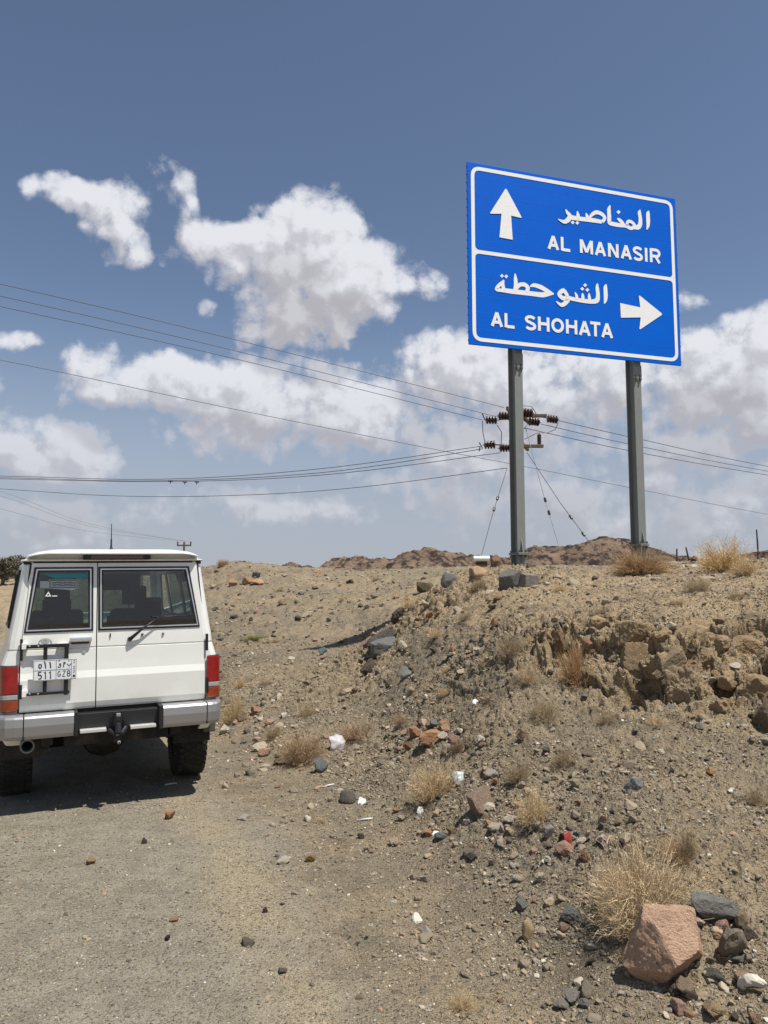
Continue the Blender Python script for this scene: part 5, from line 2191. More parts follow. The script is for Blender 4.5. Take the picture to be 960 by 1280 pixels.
gm = gravel.modifiers.new('scatter', 'NODES')
gm.node_group = ng

# single rocks --------------------------------------------------------
PINK, ORANGE, PALE, WHITE_, GREY, DARK, BROWN, BLUE = (.40, .235, .17), (.46, .25, .12), (.52, .43, .30), (.62, .57, .48), (.20, .195, .18), (.085, .074, .06), (.22, .15, .095), (.16, .17, .165)
LM = []


def rock(label, px, py, wpx, hpx, col, seed, rz=0.0, tilt=(0, 0), planes=13, sub=4, rough=.075, boxy=0.0, depth=.9, sink=.15, group=None, cat='rock', name='rock', landmark=None, smooth=False, cuts=None):
    loc, n, dist = hit(px, py - hpx * .15)
    w = wpx * dist / FOC * .46
    h = hpx * dist / FOC * .46
    me = rock_mesh(name, seed, sub, planes, rough, boxy, smooth, cuts=cuts)
    o_ = link(name, me)
    o_.scale = (w, w * depth, h * 1.08)
    o_.rotation_euler = (tilt[0], tilt[1], rz)
    o_.location = loc + Vector((0, w * depth * .35, h * (1 - 2 * sink) + .0))
    o_.color = (*col, 1)
    tag(o_, label, cat, group)
    if landmark:
        LM.append((landmark, px, py))
    return o_


rock('big flat-faced pink boulder at the lower right, in front of the straw-coloured bush', 838, 1242, 96, 92, (.62, .42, .30), 12, 0, (0, 0), 9, 5, .045, .22, .62, .10, cat='boulder', landmark='big pink boulder',
     cuts=[(.30, -.68, .66, .64), (-.80, -.60, .10, .66), (-.9, .1, .35, .80), (.05, .0, 1, .86), (.98, -.25, .15, .84), (.60, -.45, -.66, .72), (-.1, -.4, -1, .98), (0, 1, .1, .7), (-.5, -.5, -.7, .92), (.6, -.2, .9, 1.02), (-.45, -.35, .85, .86)])
rock('long layered blue-grey rock leaning behind the right side of the pink boulder', 893, 1156, 58, 32, (.25, .255, .24), 23, .1, (0, .22), 14, 4, .07, 0, .7, .1, landmark='layered blue-grey rock')
rock('rough dark rock with pale crust just right of the pink boulder', 915, 1203, 38, 36, (.30, .26, .20), 31, .6, (0, 0), 14, 4, .09)
rock('round two-tone rock, pinkish above and dark below, beside a dry tuft', 600, 1021, 38, 36, (.34, .26, .20), 44, .8, (0, .1), 11, 4, .04, 0, .9, .12, landmark='two-tone round rock')
rock('smooth dark grey rock lying low near the white paper scrap', 433, 1005, 28, 16, (.13, .12, .11), 52, 0, (0, 0), 16, 3, .02, 0, .8, .12, landmark='smooth dark grey rock', smooth=True)
rock('sharp blue-grey rock in front of the tuft beside the plastic bag', 401, 968, 24, 22, (.16, .175, .18), 61, .4, (0, .4), 9, 3, .04, landmark='sharp blue-grey rock')
rock('flat orange slab, widest of the orange rocks at mid slope', 541, 934, 40, 20, (.48, .27, .15), 66, .2, (0, -.1), 10, 4, .05, .2, .8, .12, landmark='wide orange slab')
rock('square orange rock left of the wide orange slab', 519, 924, 20, 16, (.46, .26, .15), 67, .6)
rock('tilted orange wedge above the wide orange slab', 557, 918, 22, 13, (.44, .27, .17), 68, .3)
rock('rusty brown rock at the front left of the orange slabs', 511, 940, 14, 15, (.30, .16, .10), 69, .3)
rock('pale yellow egg-shaped stone standing on the verge left of the pink boulder', 661, 1178, 18, 25, (.60, .48, .27), 71, .3, (0, -.15), 18, 3, .03, 0, .9, .08, smooth=True, landmark='pale yellow egg stone')
rock('orange stone alone on the road behind the car', 210, 1026, 16, 13, (.50, .29, .17), 75, .5, landmark='lone orange road stone')
rock('white flat stone on the road edge beside a yellow-brown one', 354, 1081, 19, 9, (.66, .60, .50), 77, .2, landmark='white flat road stone')
rock('yellow-brown flat stone on the road edge beside a white one', 386, 1079, 17, 10, (.30, .20, .07), 78, .9)
rock('small dark stone on the road below the lone orange stone', 180, 1056, 8, 9, DARK, 79)
rock('small black pebble at the middle of the road', 209, 1177, 7, 7, (.04, .035, .03), 80)
rock('flat dark stone with a pale top at the middle bottom of the road', 308, 1182, 20, 8, (.16, .14, .11), 81)
rock('small maroon stone on the road right of centre', 331, 1142, 8, 7, (.12, .05, .045), 82)
rock('small grey stone on the road near the bottom', 352, 1218, 13, 7, (.16, .145, .12), 83)
rock('small pink stone on the road left of two white chips', 218, 1154, 12, 8, (.50, .33, .24), 84)
rock('small brown stone by itself on the left part of the road', 112, 1082, 12, 9, (.42, .27, .15), 85)
rock('pale pink block in the stone scatter right of the yellow egg stone', 708, 1068, 24, 14, (.52, .33, .25), 86, .3)
rock('orange block tilted beside the pale pink block', 732, 1079, 15, 15, (.52, .30, .18), 87, .6)
rock('flat white stone behind the orange block', 755, 1056, 22, 12, (.66, .62, .55), 88, .2)
rock('upright pale grey stone left of the red scrap', 686, 1049, 15, 17, (.42, .39, .35), 89, .4)
rock('dark stone close against the red scrap', 705, 1055, 12, 14, DARK, 90)
rock('left one of two cream stones on the verge', 646, 1103, 13, 9, (.58, .53, .42), 91)
rock('right one of two cream stones on the verge', 676, 1102, 14, 10, (.60, .54, .40), 92)
rock('blue-grey flat stone left of the dry bush by the boulder', 717, 1152, 32, 16, BLUE, 93, .2)
rock('small pink stone below the blue-grey flat stone', 706, 1166, 14, 11, (.42, .28, .22), 94)
rock('bluish stone above the yellow egg stone', 652, 1140, 22, 14, (.2, .215, .21), 95)
rock('grey stone with pale veins at the bottom, left one of a row', 702, 1262, 20, 11, (.30, .28, .24), 96)
rock('grey stone with pale veins at the bottom, middle one of a row', 717, 1258, 20, 17, (.33, .31, .28), 97)
rock('grey stone with pale veins at the bottom, right one of a row', 733, 1261, 16, 12, (.24, .235, .22), 98)
rock('brown rock below the pink boulder', 858, 1245, 28, 18, (.30, .23, .16), 99)
rock('yellowish brown rock at the bottom right corner', 893, 1276, 30, 20, (.42, .32, .20), 100)
rock('dark rock right below the rough dark rock', 894, 1232, 24, 18, (.13, .12, .11), 101)
rock('tan rock at the right edge near the bottom', 945, 1245, 24, 15, (.36, .28, .19), 102)
rock('tan upright rock between the layered rock and the right edge', 930, 1165, 18, 22, (.38, .30, .2), 103)
rock('flat white-topped rock right of the two-tone round rock', 639, 1028, 18, 9, (.62, .57, .48), 104)
rock('pale rock cluster piece above the flat white-topped rock', 618, 1042, 26, 13, (.55, .5, .42), 105)
rock('orange pebble below the dry tuft with the pale cup', 537, 1046, 15, 8, (.52, .30, .15), 106)
rock('blue-grey stone beside the orange pebble', 553, 1050, 20, 10, (.2, .225, .23), 107)
rock('dark stone with a lit top at the right of the verge', 590, 1078, 15, 13, (.15, .135, .12), 108)
rock('dark block on the slope with a pale top', 735, 948, 18, 12, (.26, .22, .17), 109)
rock('pale blue-grey rock alone on the upper gravel slope', 794, 991, 24, 18, (.30, .32, .33), 110, .5, (0, .2))
rock('white pebble alone on the upper gravel slope', 826, 944, 10, 9, (.7, .64, .5), 111)
rock('orange pebble alone on the right gravel slope', 890, 971, 13, 11, (.50, .30, .14), 112)
rock('leaning pink shard left of the orange scree at mid slope', 652, 930, 14, 20, (.42, .27, .20), 113)
rock('pink flat stone on the left scree beside the tuft', 318, 895, 18, 12, (.40, .24, .18), 114)
rock('dark slab at the foot of the left sign post, left half', 640, 736, 34, 26, (.19, .19, .175), 121, .5, (.1, -.5), 8, 4, .03, .3, .8, .2, landmark='foot of the left sign post')
rock('grey squared block at the foot of the left sign post, right half', 662, 735, 28, 20, (.29, .28, .25), 122, .3, (0, .05), 6, 4, .03, .25, .8, .2)
rock('smooth orange-tan boulder on the crest left of the sign post', 598, 722, 26, 17, (.50, .36, .22), 123, .1, (0, 0), 18, 4, .02, 0, .9, .25, cat='boulder', smooth=True, landmark='tan boulder on the crest')
rock('rugged brown rock standing between the tan boulder and the sign post', 620, 712, 22, 25, (.26, .17, .115), 124, .1, (0, 0), 16, 4, .11, 0, .9, .2)
rock('grey slab leaning on the crest left of the tan boulder', 560, 736, 20, 20, (.22, .23, .23), 125, .7, (0, .5), 7, 3, .03, .2)
rock('olive dark squared block at the top of the gully', 531, 741, 24, 14, (.12, .11, .065), 126, .15, (0, 0), 6, 3, .03, .3)
rock('pinkish block beside the olive dark block', 545, 743, 13, 10, (.38, .24, .17), 127)
rock('long slab coloured dark for the sign shadow, low on the bank nose', 478, 806, 46, 16, (.085, .08, .075), 128, .35, (.2, -.55), 9, 4, .06, .1, .6, .25, landmark='long shadow-dark slab on the bank nose')  # its dark colour stands in for the sign's shadow across the nose
rock('broken rock coloured dark for the sign shadow, above the shadow-dark slab', 500, 776, 30, 20, (.10, .085, .07), 129, .2, (0, -.4), 14, 4, .12, 0, .7, .25)  # upper part of the sign's shadow, put into this rock's colour
rock('blue-grey rock under the long shadow-dark slab', 480, 818, 38, 22, (.19, .21, .205), 130, .2, (0, -.3), 9, 4, .05, .1, .7, .25)
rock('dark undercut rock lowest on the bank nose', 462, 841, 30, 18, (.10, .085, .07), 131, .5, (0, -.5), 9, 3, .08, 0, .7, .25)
rock('pale blue upright stone right of the bank nose', 508, 850, 14, 17, (.30, .33, .33), 132)
rock('turquoise-grey stone lying on the far slope', 404, 819, 15, 11, (.14, .22, .22), 133)
rock('left orange boulder of the pair on the far left slope', 308, 733, 14, 13, (.44, .28, .18), 134, landmark='orange boulder pair')
rock('right orange boulder of the pair on the far left slope', 322, 733, 20, 11, (.46, .28, .17), 135)
rock('small orange boulder left of the pair on the far left slope', 292, 734, 14, 11, (.38, .24, .16), 136)
rock('pale boulder beside the car roof on the far slope', 266, 736, 10, 6, (.48, .36, .26), 137)
rock('pale flat rock lying on the middle of the far slope', 383, 773, 18, 8, (.50, .42, .32), 138, .3, (0, -.3))
rock('dark rock beside the pale flat rock on the far slope', 372, 777, 10, 8, DARK, 139)
rock('tan rock at the left end of the ledge', 700, 812, 34, 30, (.27, .185, .11), 141, .2, (0, .2), 12, 4, .10, 0, .7, .35)
rock('blocky brown rock overhanging the dark hollow in the ledge', 795, 806, 46, 40, (.40, .30, .18), 142, .4, (.15, .1), 8, 5, .06, .25, .8, .38, landmark='dark hollow in the ledge')
rock('tall brown block standing inside the dark hollow', 792, 838, 34, 44, (.38, .28, .17), 143, .1, (0, .15), 8, 4, .07, .3, .6, .35)
rock('light brown block right of the dark hollow', 815, 818, 26, 28, (.42, .31, .185), 144, .6, (0, .3), 8, 4, .07, .2, .7, .35)
rock('long slanting slab running down left in the ledge', 836, 842, 60, 26, (.36, .285, .19), 145, -.1, (.1, -.62), 8, 5, .06, .25, .55, .35)
rock('large angular outcrop below the slanting slab', 862, 880, 66, 56, (.37, .29, .19), 146, .3, (.1, .3), 13, 5, .16, .05, .7, .38)
rock('rough tan outcrop at the right of the ledge', 915, 862, 64, 50, (.41, .305, .185), 147, .9, (.1, -.1), 14, 5, .12, 0, .7, .42)
rock('brown outcrop at the upper right of the ledge', 940, 815, 54, 36, (.38, .28, .17), 148, .4, (0, .1), 12, 5, .12, 0, .7, .42)
rock('dark undercut rock at the right edge below the ledge', 962, 915, 34, 40, (.20, .15, .10), 149, .4, (0, .3), 9, 4, .06, .1, .8, .25)
rock('small dark knob of rock on top of the right bank', 868, 703, 9, 8, (.10, .06, .05), 150)
LM += [('car', 250, 950), ('white plastic bag', 425, 935), ('straw-coloured bush', 810, 1120), ('red scrap', 712, 1052), ('pale cup', 572, 975), ('round brown bush on the crest', 805, 715), ('white tank', 602, 700)]

# broken rock standing out of the ledge, along its whole length
LEDGE = [(686, 800, 30, 24), (716, 822, 30, 26), (735, 800, 30, 20), (752, 786, 32, 22), (772, 800, 26, 26), (768, 826, 22, 26), (828, 800, 34, 22), (850, 812, 30, 24), (872, 800, 40, 26), (886, 832, 34, 30),
         (900, 806, 36, 26), (846, 862, 30, 34), (838, 884, 24, 22), (884, 872, 32, 34), (905, 892, 38, 24), (936, 846, 36, 34), (955, 868, 36, 34), (926, 884, 30, 22), (955, 800, 36, 26), (690, 784, 26, 18), (664, 796, 24, 18),
         (820, 782, 36, 16), (862, 782, 36, 16), (906, 780, 36, 16), (948, 778, 40, 18), (708, 842, 20, 18), (872, 898, 26, 14), (782, 786, 28, 14), (800, 850, 20, 22)]
lrock = [rock_mesh('ledge_rock', 800 + k, 4, 12 + k % 5, .17, 0) for k in range(8)]
TONE = [('tan', (.46, .345, .205)), ('brown', (.36, .265, .16)), ('grey-brown', (.33, .27, .18)), ('light brown', (.42, .31, .185))]
for k, (px, py, w, h) in enumerate(LEDGE[::1]):
    if k % 5 == 2:
        continue
    loc, n, dist = hit(px, py - 4)
    rr_ = random.Random(900 + k)
    tn, tc_ = TONE[rr_.randrange(4)]
    o_ = link('ledge_rock', lrock[k % 8])
    vr = rr_.uniform(.6, 1.35)
    w_, h_ = w * dist / FOC * .60 * vr, h * dist / FOC * .56 * vr
    o_.scale = (w_, w_ * .7, h_)
    o_.rotation_euler = (rr_.uniform(-.4, .4), rr_.uniform(-.7, .3), rr_.uniform(0, 6.28))
    o_.location = loc + Vector((0, w_ * .40, -h_ * .1))
    o_.color = (*tc_, 1)
    # where it is along the ledge, from things one can find
    if px < 765:
        wh = 'left of the dark hollow'
    elif px < 830:
        wh = 'around the dark hollow'
    elif px < 900:
        wh = 'just right of the dark hollow'
    else:
        wh = 'near the right edge'
    LR = f'{tn} broken rock {"high" if py < 812 else ("low" if py > 858 else "midway")} in the ledge {wh}'
    tag(o_, LR, 'rock', 'broken rocks of the ledge')
for lab in {o['label'] for o in COL.objects if o.get('group') == 'broken rocks of the ledge'}:
    same = sorted([o for o in COL.objects if o.get('label') == lab], key=lambda o: o.location.x)
    if len(same) > 1:
        for i_, o_ in enumerate(same):
            o_['label'] = lab + ', ' + (['left', 'right'] if len(same) == 2 else ['left', 'middle', 'right', 'far right', 'last right'])[i_] + ' one'

# more stones one could pick up, each named by its colour and the nearest thing that can be found
kinds = [('pale', (.60, .52, .40)), ('cream', (.68, .62, .52)), ('rosy', (.52, .36, .28)), ('pinkish', (.42, .28, .21)), ('orange', (.47, .29, .17)), ('grey', (.27, .245, .205)), ('dark', (.11, .092, .072)), ('brown', (.28, .20, .13)), ('bluish', (.21, .22, .21))]
protos = [rock_mesh('stone', 500 + k, 4, 12 + k % 6, .10) for k in range(12)]
zones = [  # photo boxes: x0, y0, x1, y1, count, size range px
    (268, 880, 420, 965, 30, 8, 19), (470, 900, 610, 945, 26, 8, 18), (560, 990, 770, 1075, 24, 8, 17), (840, 1150, 958, 1278, 22, 9, 24), (620, 1080, 790, 1275, 14, 7, 14),
    (330, 950, 560, 1080, 16, 7, 14), (600, 720, 800, 800, 22, 6, 14), (640, 870, 950, 1080, 18, 7, 12), (290, 715, 560, 800, 46, 5, 13), (450, 745, 625, 850, 26, 6, 17), (262, 745, 430, 870, 18, 5, 12), (560, 930, 800, 1080, 16, 7, 13), (430, 800, 640, 900, 20, 6, 14), (670, 780, 930, 880, 14, 8, 20)]

seen = {}
made = []
for (x0, y0, x1, y1, cnt, sa0, sa1) in zones:
    for k in range(cnt):
        px, py = random.uniform(x0, x1), random.uniform(y0, y1)
        kn, kc = random.choice(kinds)
        loc, n, dist = hit(px, py)
        if dist > 32:
            continue
        w = (sa0 + (sa1 - sa0) * random.random() ** 2) * dist / FOC * .5
        lm = min(LM, key=lambda q: math.hypot(q[1] - px, (q[2] - py) * 1.3))
        dx, dy = px - lm[1], py - lm[2]
        if abs(dx) > abs(dy):
            side = 'right of' if dx > 0 else 'left of'
        else:
            side = 'in front of' if dy > 0 else 'behind'
        far_ = 'close ' if math.hypot(dx, dy) < 55 else ('some way ' if math.hypot(dx, dy) < 120 else 'far ')
        lab = f'{"small " if w < .045 else ""}{kn} stone lying {far_}{side} the {lm[0]}'
        made.append([lab, loc, n, w, kc, px])
for lab in {m_[0] for m_ in made}:
    same = sorted([m_ for m_ in made if m_[0] == lab], key=lambda q: q[5])
    names_ = {2: ['left-hand', 'right-hand'], 3: ['left-hand', 'middle', 'right-hand'], 4: ['leftmost', 'centre-left', 'centre-right', 'rightmost']}.get(len(same))
    if names_:
        for m_, nm_ in zip(same, names_):
            m_[0] = nm_ + ' ' + m_[0]
for lab, loc, n, w, kc, _ in made:
    for cut_ in ('small ', 'some way ', 'close '):
        if len(lab.split()) > 16:
            lab = lab.replace(cut_, '', 1)
    o_ = link('stone', random.choice(protos))
    hgt = w * random.uniform(.5, .85)
    o_.scale = (w * random.uniform(.85, 1.2), w * random.uniform(.7, 1.1), hgt)
    o_.rotation_euler = (random.uniform(-.3, .3), random.uniform(-.3, .3), random.uniform(0, 6.28))
    o_.location = loc + n * hgt * .45
    j = random.uniform(.85, 1.15)
    o_.color = (kc[0] * j, kc[1] * j, kc[2] * j, 1)
    tag(o_, lab, 'stone', 'loose stones on the bank and verge')

# ------------------------------------------------------------------ dry bushes
def bush_mesh(name, seed, n, twig=3, width=.004, wild=.25, R_=.5, H_=.5, arch_=.3):
    """many thin stems fanning from a small foot, with side twigs; real metres"""
    rg = np.random.default_rng(seed)
    ncl = 13
    ca_, ce_, cl_ = rg.uniform(0, 2 * math.pi, ncl), np.arccos(rg.uniform(.10, 1, ncl) ** .7), rg.uniform(.55, 1.0, ncl)
    ci_ = rg.integers(0, ncl, n)
    loose_ = rg.uniform(size=n) < .35
    az = np.where(loose_, rg.uniform(0, 2 * math.pi, n), ca_[ci_] + rg.normal(size=n) * .30)
    el = np.where(loose_, np.arccos(rg.uniform(.04, 1, n) ** .62), np.clip(ce_[ci_] + rg.normal(size=n) * .20, 0, 1.5))
    base = np.stack([np.cos(az), np.sin(az), az * 0], 1) * (R_ * .22 * rg.uniform(0, 1, n) ** .5 * (.3 + el / 1.57))[:, None]
    dr = np.stack([np.sin(el) * np.cos(az), np.sin(el) * np.sin(az), np.cos(el)], 1)
    L = np.where(loose_, rg.uniform(.45, .95, n), cl_[ci_] * rg.uniform(.6, 1.08, n)) * (1 + (rg.uniform(size=n) < .06) * rg.uniform(.1, .35, n))
    tip = base + dr * L[:, None] * np.array([R_, R_, H_])
    tip[:, 2] = np.maximum(tip[:, 2], .01)
    mid = base * .55 + tip * .45 + np.array([0, 0, 1]) * (arch_ * H_ * .35 * np.sin(el))[:, None] + rg.normal(size=(n, 3)) * wild * .08 * R_
    T = np.linspace(0, 1, 5)[None, :, None]
    pts = base[:, None] * (1 - T) ** 2 + mid[:, None] * 2 * T * (1 - T) + tip[:, None] * T ** 2
    pts = pts + rg.normal(size=pts.shape) * wild * .030 * R_ * T
    W = np.linspace(1, .35, 5)[None, :] * width * rg.uniform(.6, 1.3, n)[:, None]
    tone = rg.uniform(0, 1, n)
    allp, allw, allt = [pts], [W], [tone]
    if twig:
        src = np.repeat(np.arange(n), twig)
        t0 = rg.uniform(.3, .95, len(src))
        i0 = np.minimum((t0 * 4).astype(int), 3)
        st = pts[src, i0] * (1 - (t0 * 4 - i0))[:, None] + pts[src, i0 + 1] * (t0 * 4 - i0)[:, None]
        dd = (pts[src, i0 + 1] - pts[src, i0])
        dd /= np.maximum(np.linalg.norm(dd, axis=1), 1e-6)[:, None]
        dd = dd + rg.normal(size=dd.shape) * .75 + np.array([0, 0, .15])
        dd /= np.linalg.norm(dd, axis=1)[:, None]
        ln = rg.uniform(.08, .26, len(src)) * (R_ + H_) * .5
        T3 = np.linspace(0, 1, 5)[None, :, None]
        tp = st[:, None] + dd[:, None] * ln[:, None, None] * T3 + rg.normal(size=(len(src), 5, 3)) * .02 * R_ * T3
        tp[:, :, 2] = np.maximum(tp[:, :, 2], .003)
        allp.append(tp)
        allw.append(np.linspace(.7, .3, 5)[None, :] * width * np.ones((len(src), 1)))
        allt.append(np.clip(tone[src] + rg.uniform(-.2, .3, len(src)), 0, 1))
    pts, W, tone = np.vstack(allp), np.vstack(allw), np.concatenate(allt)
    m_ = len(pts)
    side = rg.normal(size=(m_, 1, 3))
    d_ = pts[:, -1:] - pts[:, :1]
    side = np.cross(side, d_)
    side /= np.maximum(np.linalg.norm(side, axis=2, keepdims=True), 1e-9)
    a = pts + side * W[:, :, None] * .5
    b_ = pts - side * W[:, :, None] * .5
    vs = np.stack([a, b_], 2).reshape(-1, 3)
    k = np.arange(m_)[:, None] * 10 + np.arange(4)[None, :] * 2
    f = np.stack([k, k + 1, k + 3, k + 2], -1).reshape(-1, 4)
    me = np_mesh(name, vs, f, {'tone': np.repeat(tone, 10)}, smooth=False)
    me.materials.append(M('dry_twigs'))
    return me


BT = {
    'dense': [bush_mesh('twigs', 700 + k, 1700, 3, .0085, .65, 1, 1, .35) for k in range(2)],
    'loose': [bush_mesh('twigs', 710 + k, 620, 4, .0095, 1.25, 1, 1, .25) for k in range(3)],
    'spiky': [bush_mesh('twigs', 720 + k, 850, 3, .0090, .9, 1, 1, .1) for k in range(2)],
}
STRAW, GOLD, RUST, DUN = (.54, .43, .27), (.62, .46, .24), (.42, .30, .18), (.38, .31, .21)


def bush(label, px, py, wpx, hpx, col, kind='loose', k=0, rz=0.0, cat='bush', name='dry_bush', mesh=None, lean=(0, 0)):
    loc, n, dist = hit(px, py - 2)
    r = wpx * dist / FOC * .5
    h = hpx * dist / FOC * 1.0
    t = empty(name, loc - Vector((0, 0, .01)) + Vector((0, r * .4, 0)), rz)
    o_ = link('twigs', mesh or BT[kind][k % len(BT[kind])], t)
    o_.scale = (r, r * .9, h)
    o_.rotation_euler = (lean[0], lean[1], 0)
    o_.color = (*col, 1)
    cr_ = MB()
    cr_.lathe([(-.04, .05 * r / .3), (0, .07 * r / .3), (.03, .02 * r / .3)], (0, 0, 0), (0, 0, 1), 8)
    c_ = cr_.build('root_crown', 'trunk_bark', t, smooth=True)
    tag(t, label, cat, 'dry bushes and tufts on the bank')
    return t


bush('round brown dry bush on the crest in front of the right sign post', 806, 722, 86, 44, RUST, 'dense', 0, .3)
bush('large golden dry bush on the crest at the right edge', 914, 716, 88, 52, GOLD, 'loose', 0, 1.2)
bush('small pale tuft at the foot of the golden bush', 938, 722, 50, 28, STRAW, 'loose', 1, .4)
bush('low greyish tuft on the right crest left of the golden bush', 878, 742, 44, 24, DUN, 'loose', 2, .9)
bush('upright rust-coloured bush in the middle of the right bank, left of the hollow', 728, 860, 62, 62, (.46, .31, .18), 'spiky', 0, .2, lean=(0, -.12))
bush('pale bush left of the rust-coloured one at mid bank', 664, 858, 42, 36, STRAW, 'loose', 0, .7)
bush('small dry tuft at the upper left of the right bank', 640, 822, 40, 34, DUN, 'loose', 1, 2.0)
bush('grey wiry bush below the pale bush at mid bank', 684, 906, 52, 38, DUN, 'loose', 2, 1.5)
bush('bushy brown tuft left of the white plastic bag', 373, 962, 70, 50, (.40, .30, .20), 'dense', 1, .6)
bush('spreading brown tuft right of the white plastic bag', 448, 930, 66, 34, (.40, .30, .205), 'loose', 0, 2.6)
bush('wide wispy tuft holding the pale cup, left of the two-tone round rock', 545, 1006, 84, 58, STRAW, 'loose', 2, .3)
bush('wispy tuft right of the two-tone round rock', 672, 1034, 66, 46, STRAW, 'loose', 1, 1.1)
bush('grey tuft above the wispy tuft at the right middle', 650, 980, 42, 34, DUN, 'loose', 0, 3.0)
bush('dark tuft right of the orange slabs', 573, 944, 34, 20, (.22, .17, .12), 'loose', 1, .2)
bush('tall beige grass clump close right of the tail light', 290, 908, 44, 44, (.45, .36, .22), 'spiky', 1, .5)
bush('small dun tuft between the car and the bank', 384, 899, 30, 20, DUN, 'loose', 2, .8)
bush('low greenish tuft on the flat beyond the car', 318, 804, 40, 11, (.23, .22, .10), 'dense', 0, .8)
bush('small dun tuft right of the greenish one', 344, 806, 22, 9, DUN, 'loose', 0, .8)
bush('round bush alone on the far mound right of the car roof', 277, 711, 20, 13, RUST, 'dense', 1, .4)
bush('small tuft at the crest left of the sign post', 600, 740, 30, 22, DUN, 'loose', 1, .1)
bush('tan tuft beside the olive dark block', 513, 762, 28, 16, STRAW, 'loose', 0, .1)
bush('dry weed at the top of the gully', 585, 752, 20, 12, DUN, 'loose', 2, .1)
bush('faint straw tuft at the bottom edge of the road', 580, 1266, 40, 24, STRAW, 'loose', 2, 2.1)
bush('thin weed right of the straw-coloured bush', 862, 1078, 30, 40, DUN, 'spiky', 0, 2.1)
big = bush_mesh('twigs', 777, 1700, 4, .0075, 1.3, 1, 1, .2)
bush('large straw-coloured dry bush behind the pink boulder', 815, 1168, 150, 100, (.56, .46, .31), rz=.4, mesh=big)
bush('sparse rust weed behind the large straw-coloured bush', 850, 1082, 60, 36, RUST, 'loose', 0, .4)
# more tufts scattered over the slopes
for k, (px, py, w, h, c, lab) in enumerate((
        (332, 860, 24, 14, DUN, 'small tuft on the flat right of the tail light'), (300, 862, 20, 16, STRAW, 'pale tuft just right of the car body'), (430, 868, 20, 12, DUN, 'little tuft below the bank nose'),
        (560, 842, 22, 12, STRAW, 'little tuft on the tan soil left of centre'), (612, 880, 24, 14, DUN, 'dun tuft above the orange scree'), (756, 770, 26, 14, DUN, 'low tuft on the rim above the hollow'),
        (850, 758, 30, 12, STRAW, 'flat pale tuft on the right bank top'), (925, 752, 34, 14, DUN, 'flat dun tuft on the bank top near the right edge'), (700, 742, 24, 13, STRAW, 'little tuft on the bank top between the sign posts'),
        (470, 728, 16, 8, DUN, 'tiny tuft on the far slope near its crest'), (350, 742, 16, 8, DUN, 'tiny tuft on the far slope left part'), (430, 752, 18, 8, STRAW, 'tiny pale tuft on the middle of the far slope'),
        (560, 872, 30, 18, STRAW, 'pale tuft above the round two-tone rock at mid slope'), (706, 962, 44, 28, DUN, 'wispy dun tuft on the gravel slope above the red scrap'), (762, 908, 36, 20, DUN, 'low tuft on the slope below the dark hollow'),
        (826, 912, 34, 18, STRAW, 'pale low tuft under the outcrop at right'), (610, 834, 28, 18, STRAW, 'pale tuft left of the pale bush at mid bank'), (500, 908, 30, 18, DUN, 'dun tuft just left of the orange scree'),
        (545, 798, 28, 16, STRAW, 'straw tuft on the tan face below the crest'), (342, 928, 30, 24, DUN, 'dun tuft between the tail light clump and the bushy brown tuft'), (584, 776, 26, 14, DUN, 'dun tuft on the tan face left of the sign post foot'),
        (400, 1032, 22, 12, STRAW, 'flattened straw wisp on the verge'), (948, 1010, 34, 24, DUN, 'wiry tuft at the right edge of the gravel slope'), (792, 1210, 30, 18, (.42, .28, .16), 'rusty grass at the left foot of the boulder'))):
    bush(lab, px, py, w, h, c, 'loose', k, k * 1.3, 'tuft', 'grass_tuft')

# fallen straws and twigs
tw = MB()
for k in range(420):
    px, py = random.uniform(300, 955), random.uniform(860, 1275)
    if px < 300 + (py - 900) * .55:
        continue
    loc, n, dist = hit(px, py)
    a = random.uniform(0, 6.28)
    L = random.uniform(.03, .11)
    d_ = Vector((math.cos(a), math.sin(a), random.uniform(-.1, .25))) * L
    d_ -= n * d_.dot(n) * .8
    m_ = loc + d_ * .5 + n * random.uniform(.002, .012)
    tw.tube([loc + n * .003, m_, loc + d_ + n * .003], .0009 + random.random() * .0008, 3, cap=False)
o_ = tw.build('dry_straw', 'dry_twigs', fix=False)
o_.color = (.50, .40, .25, 1)
tag(o_, 'loose dry straws and thin twigs lying on the slope', None, None, 'stuff')

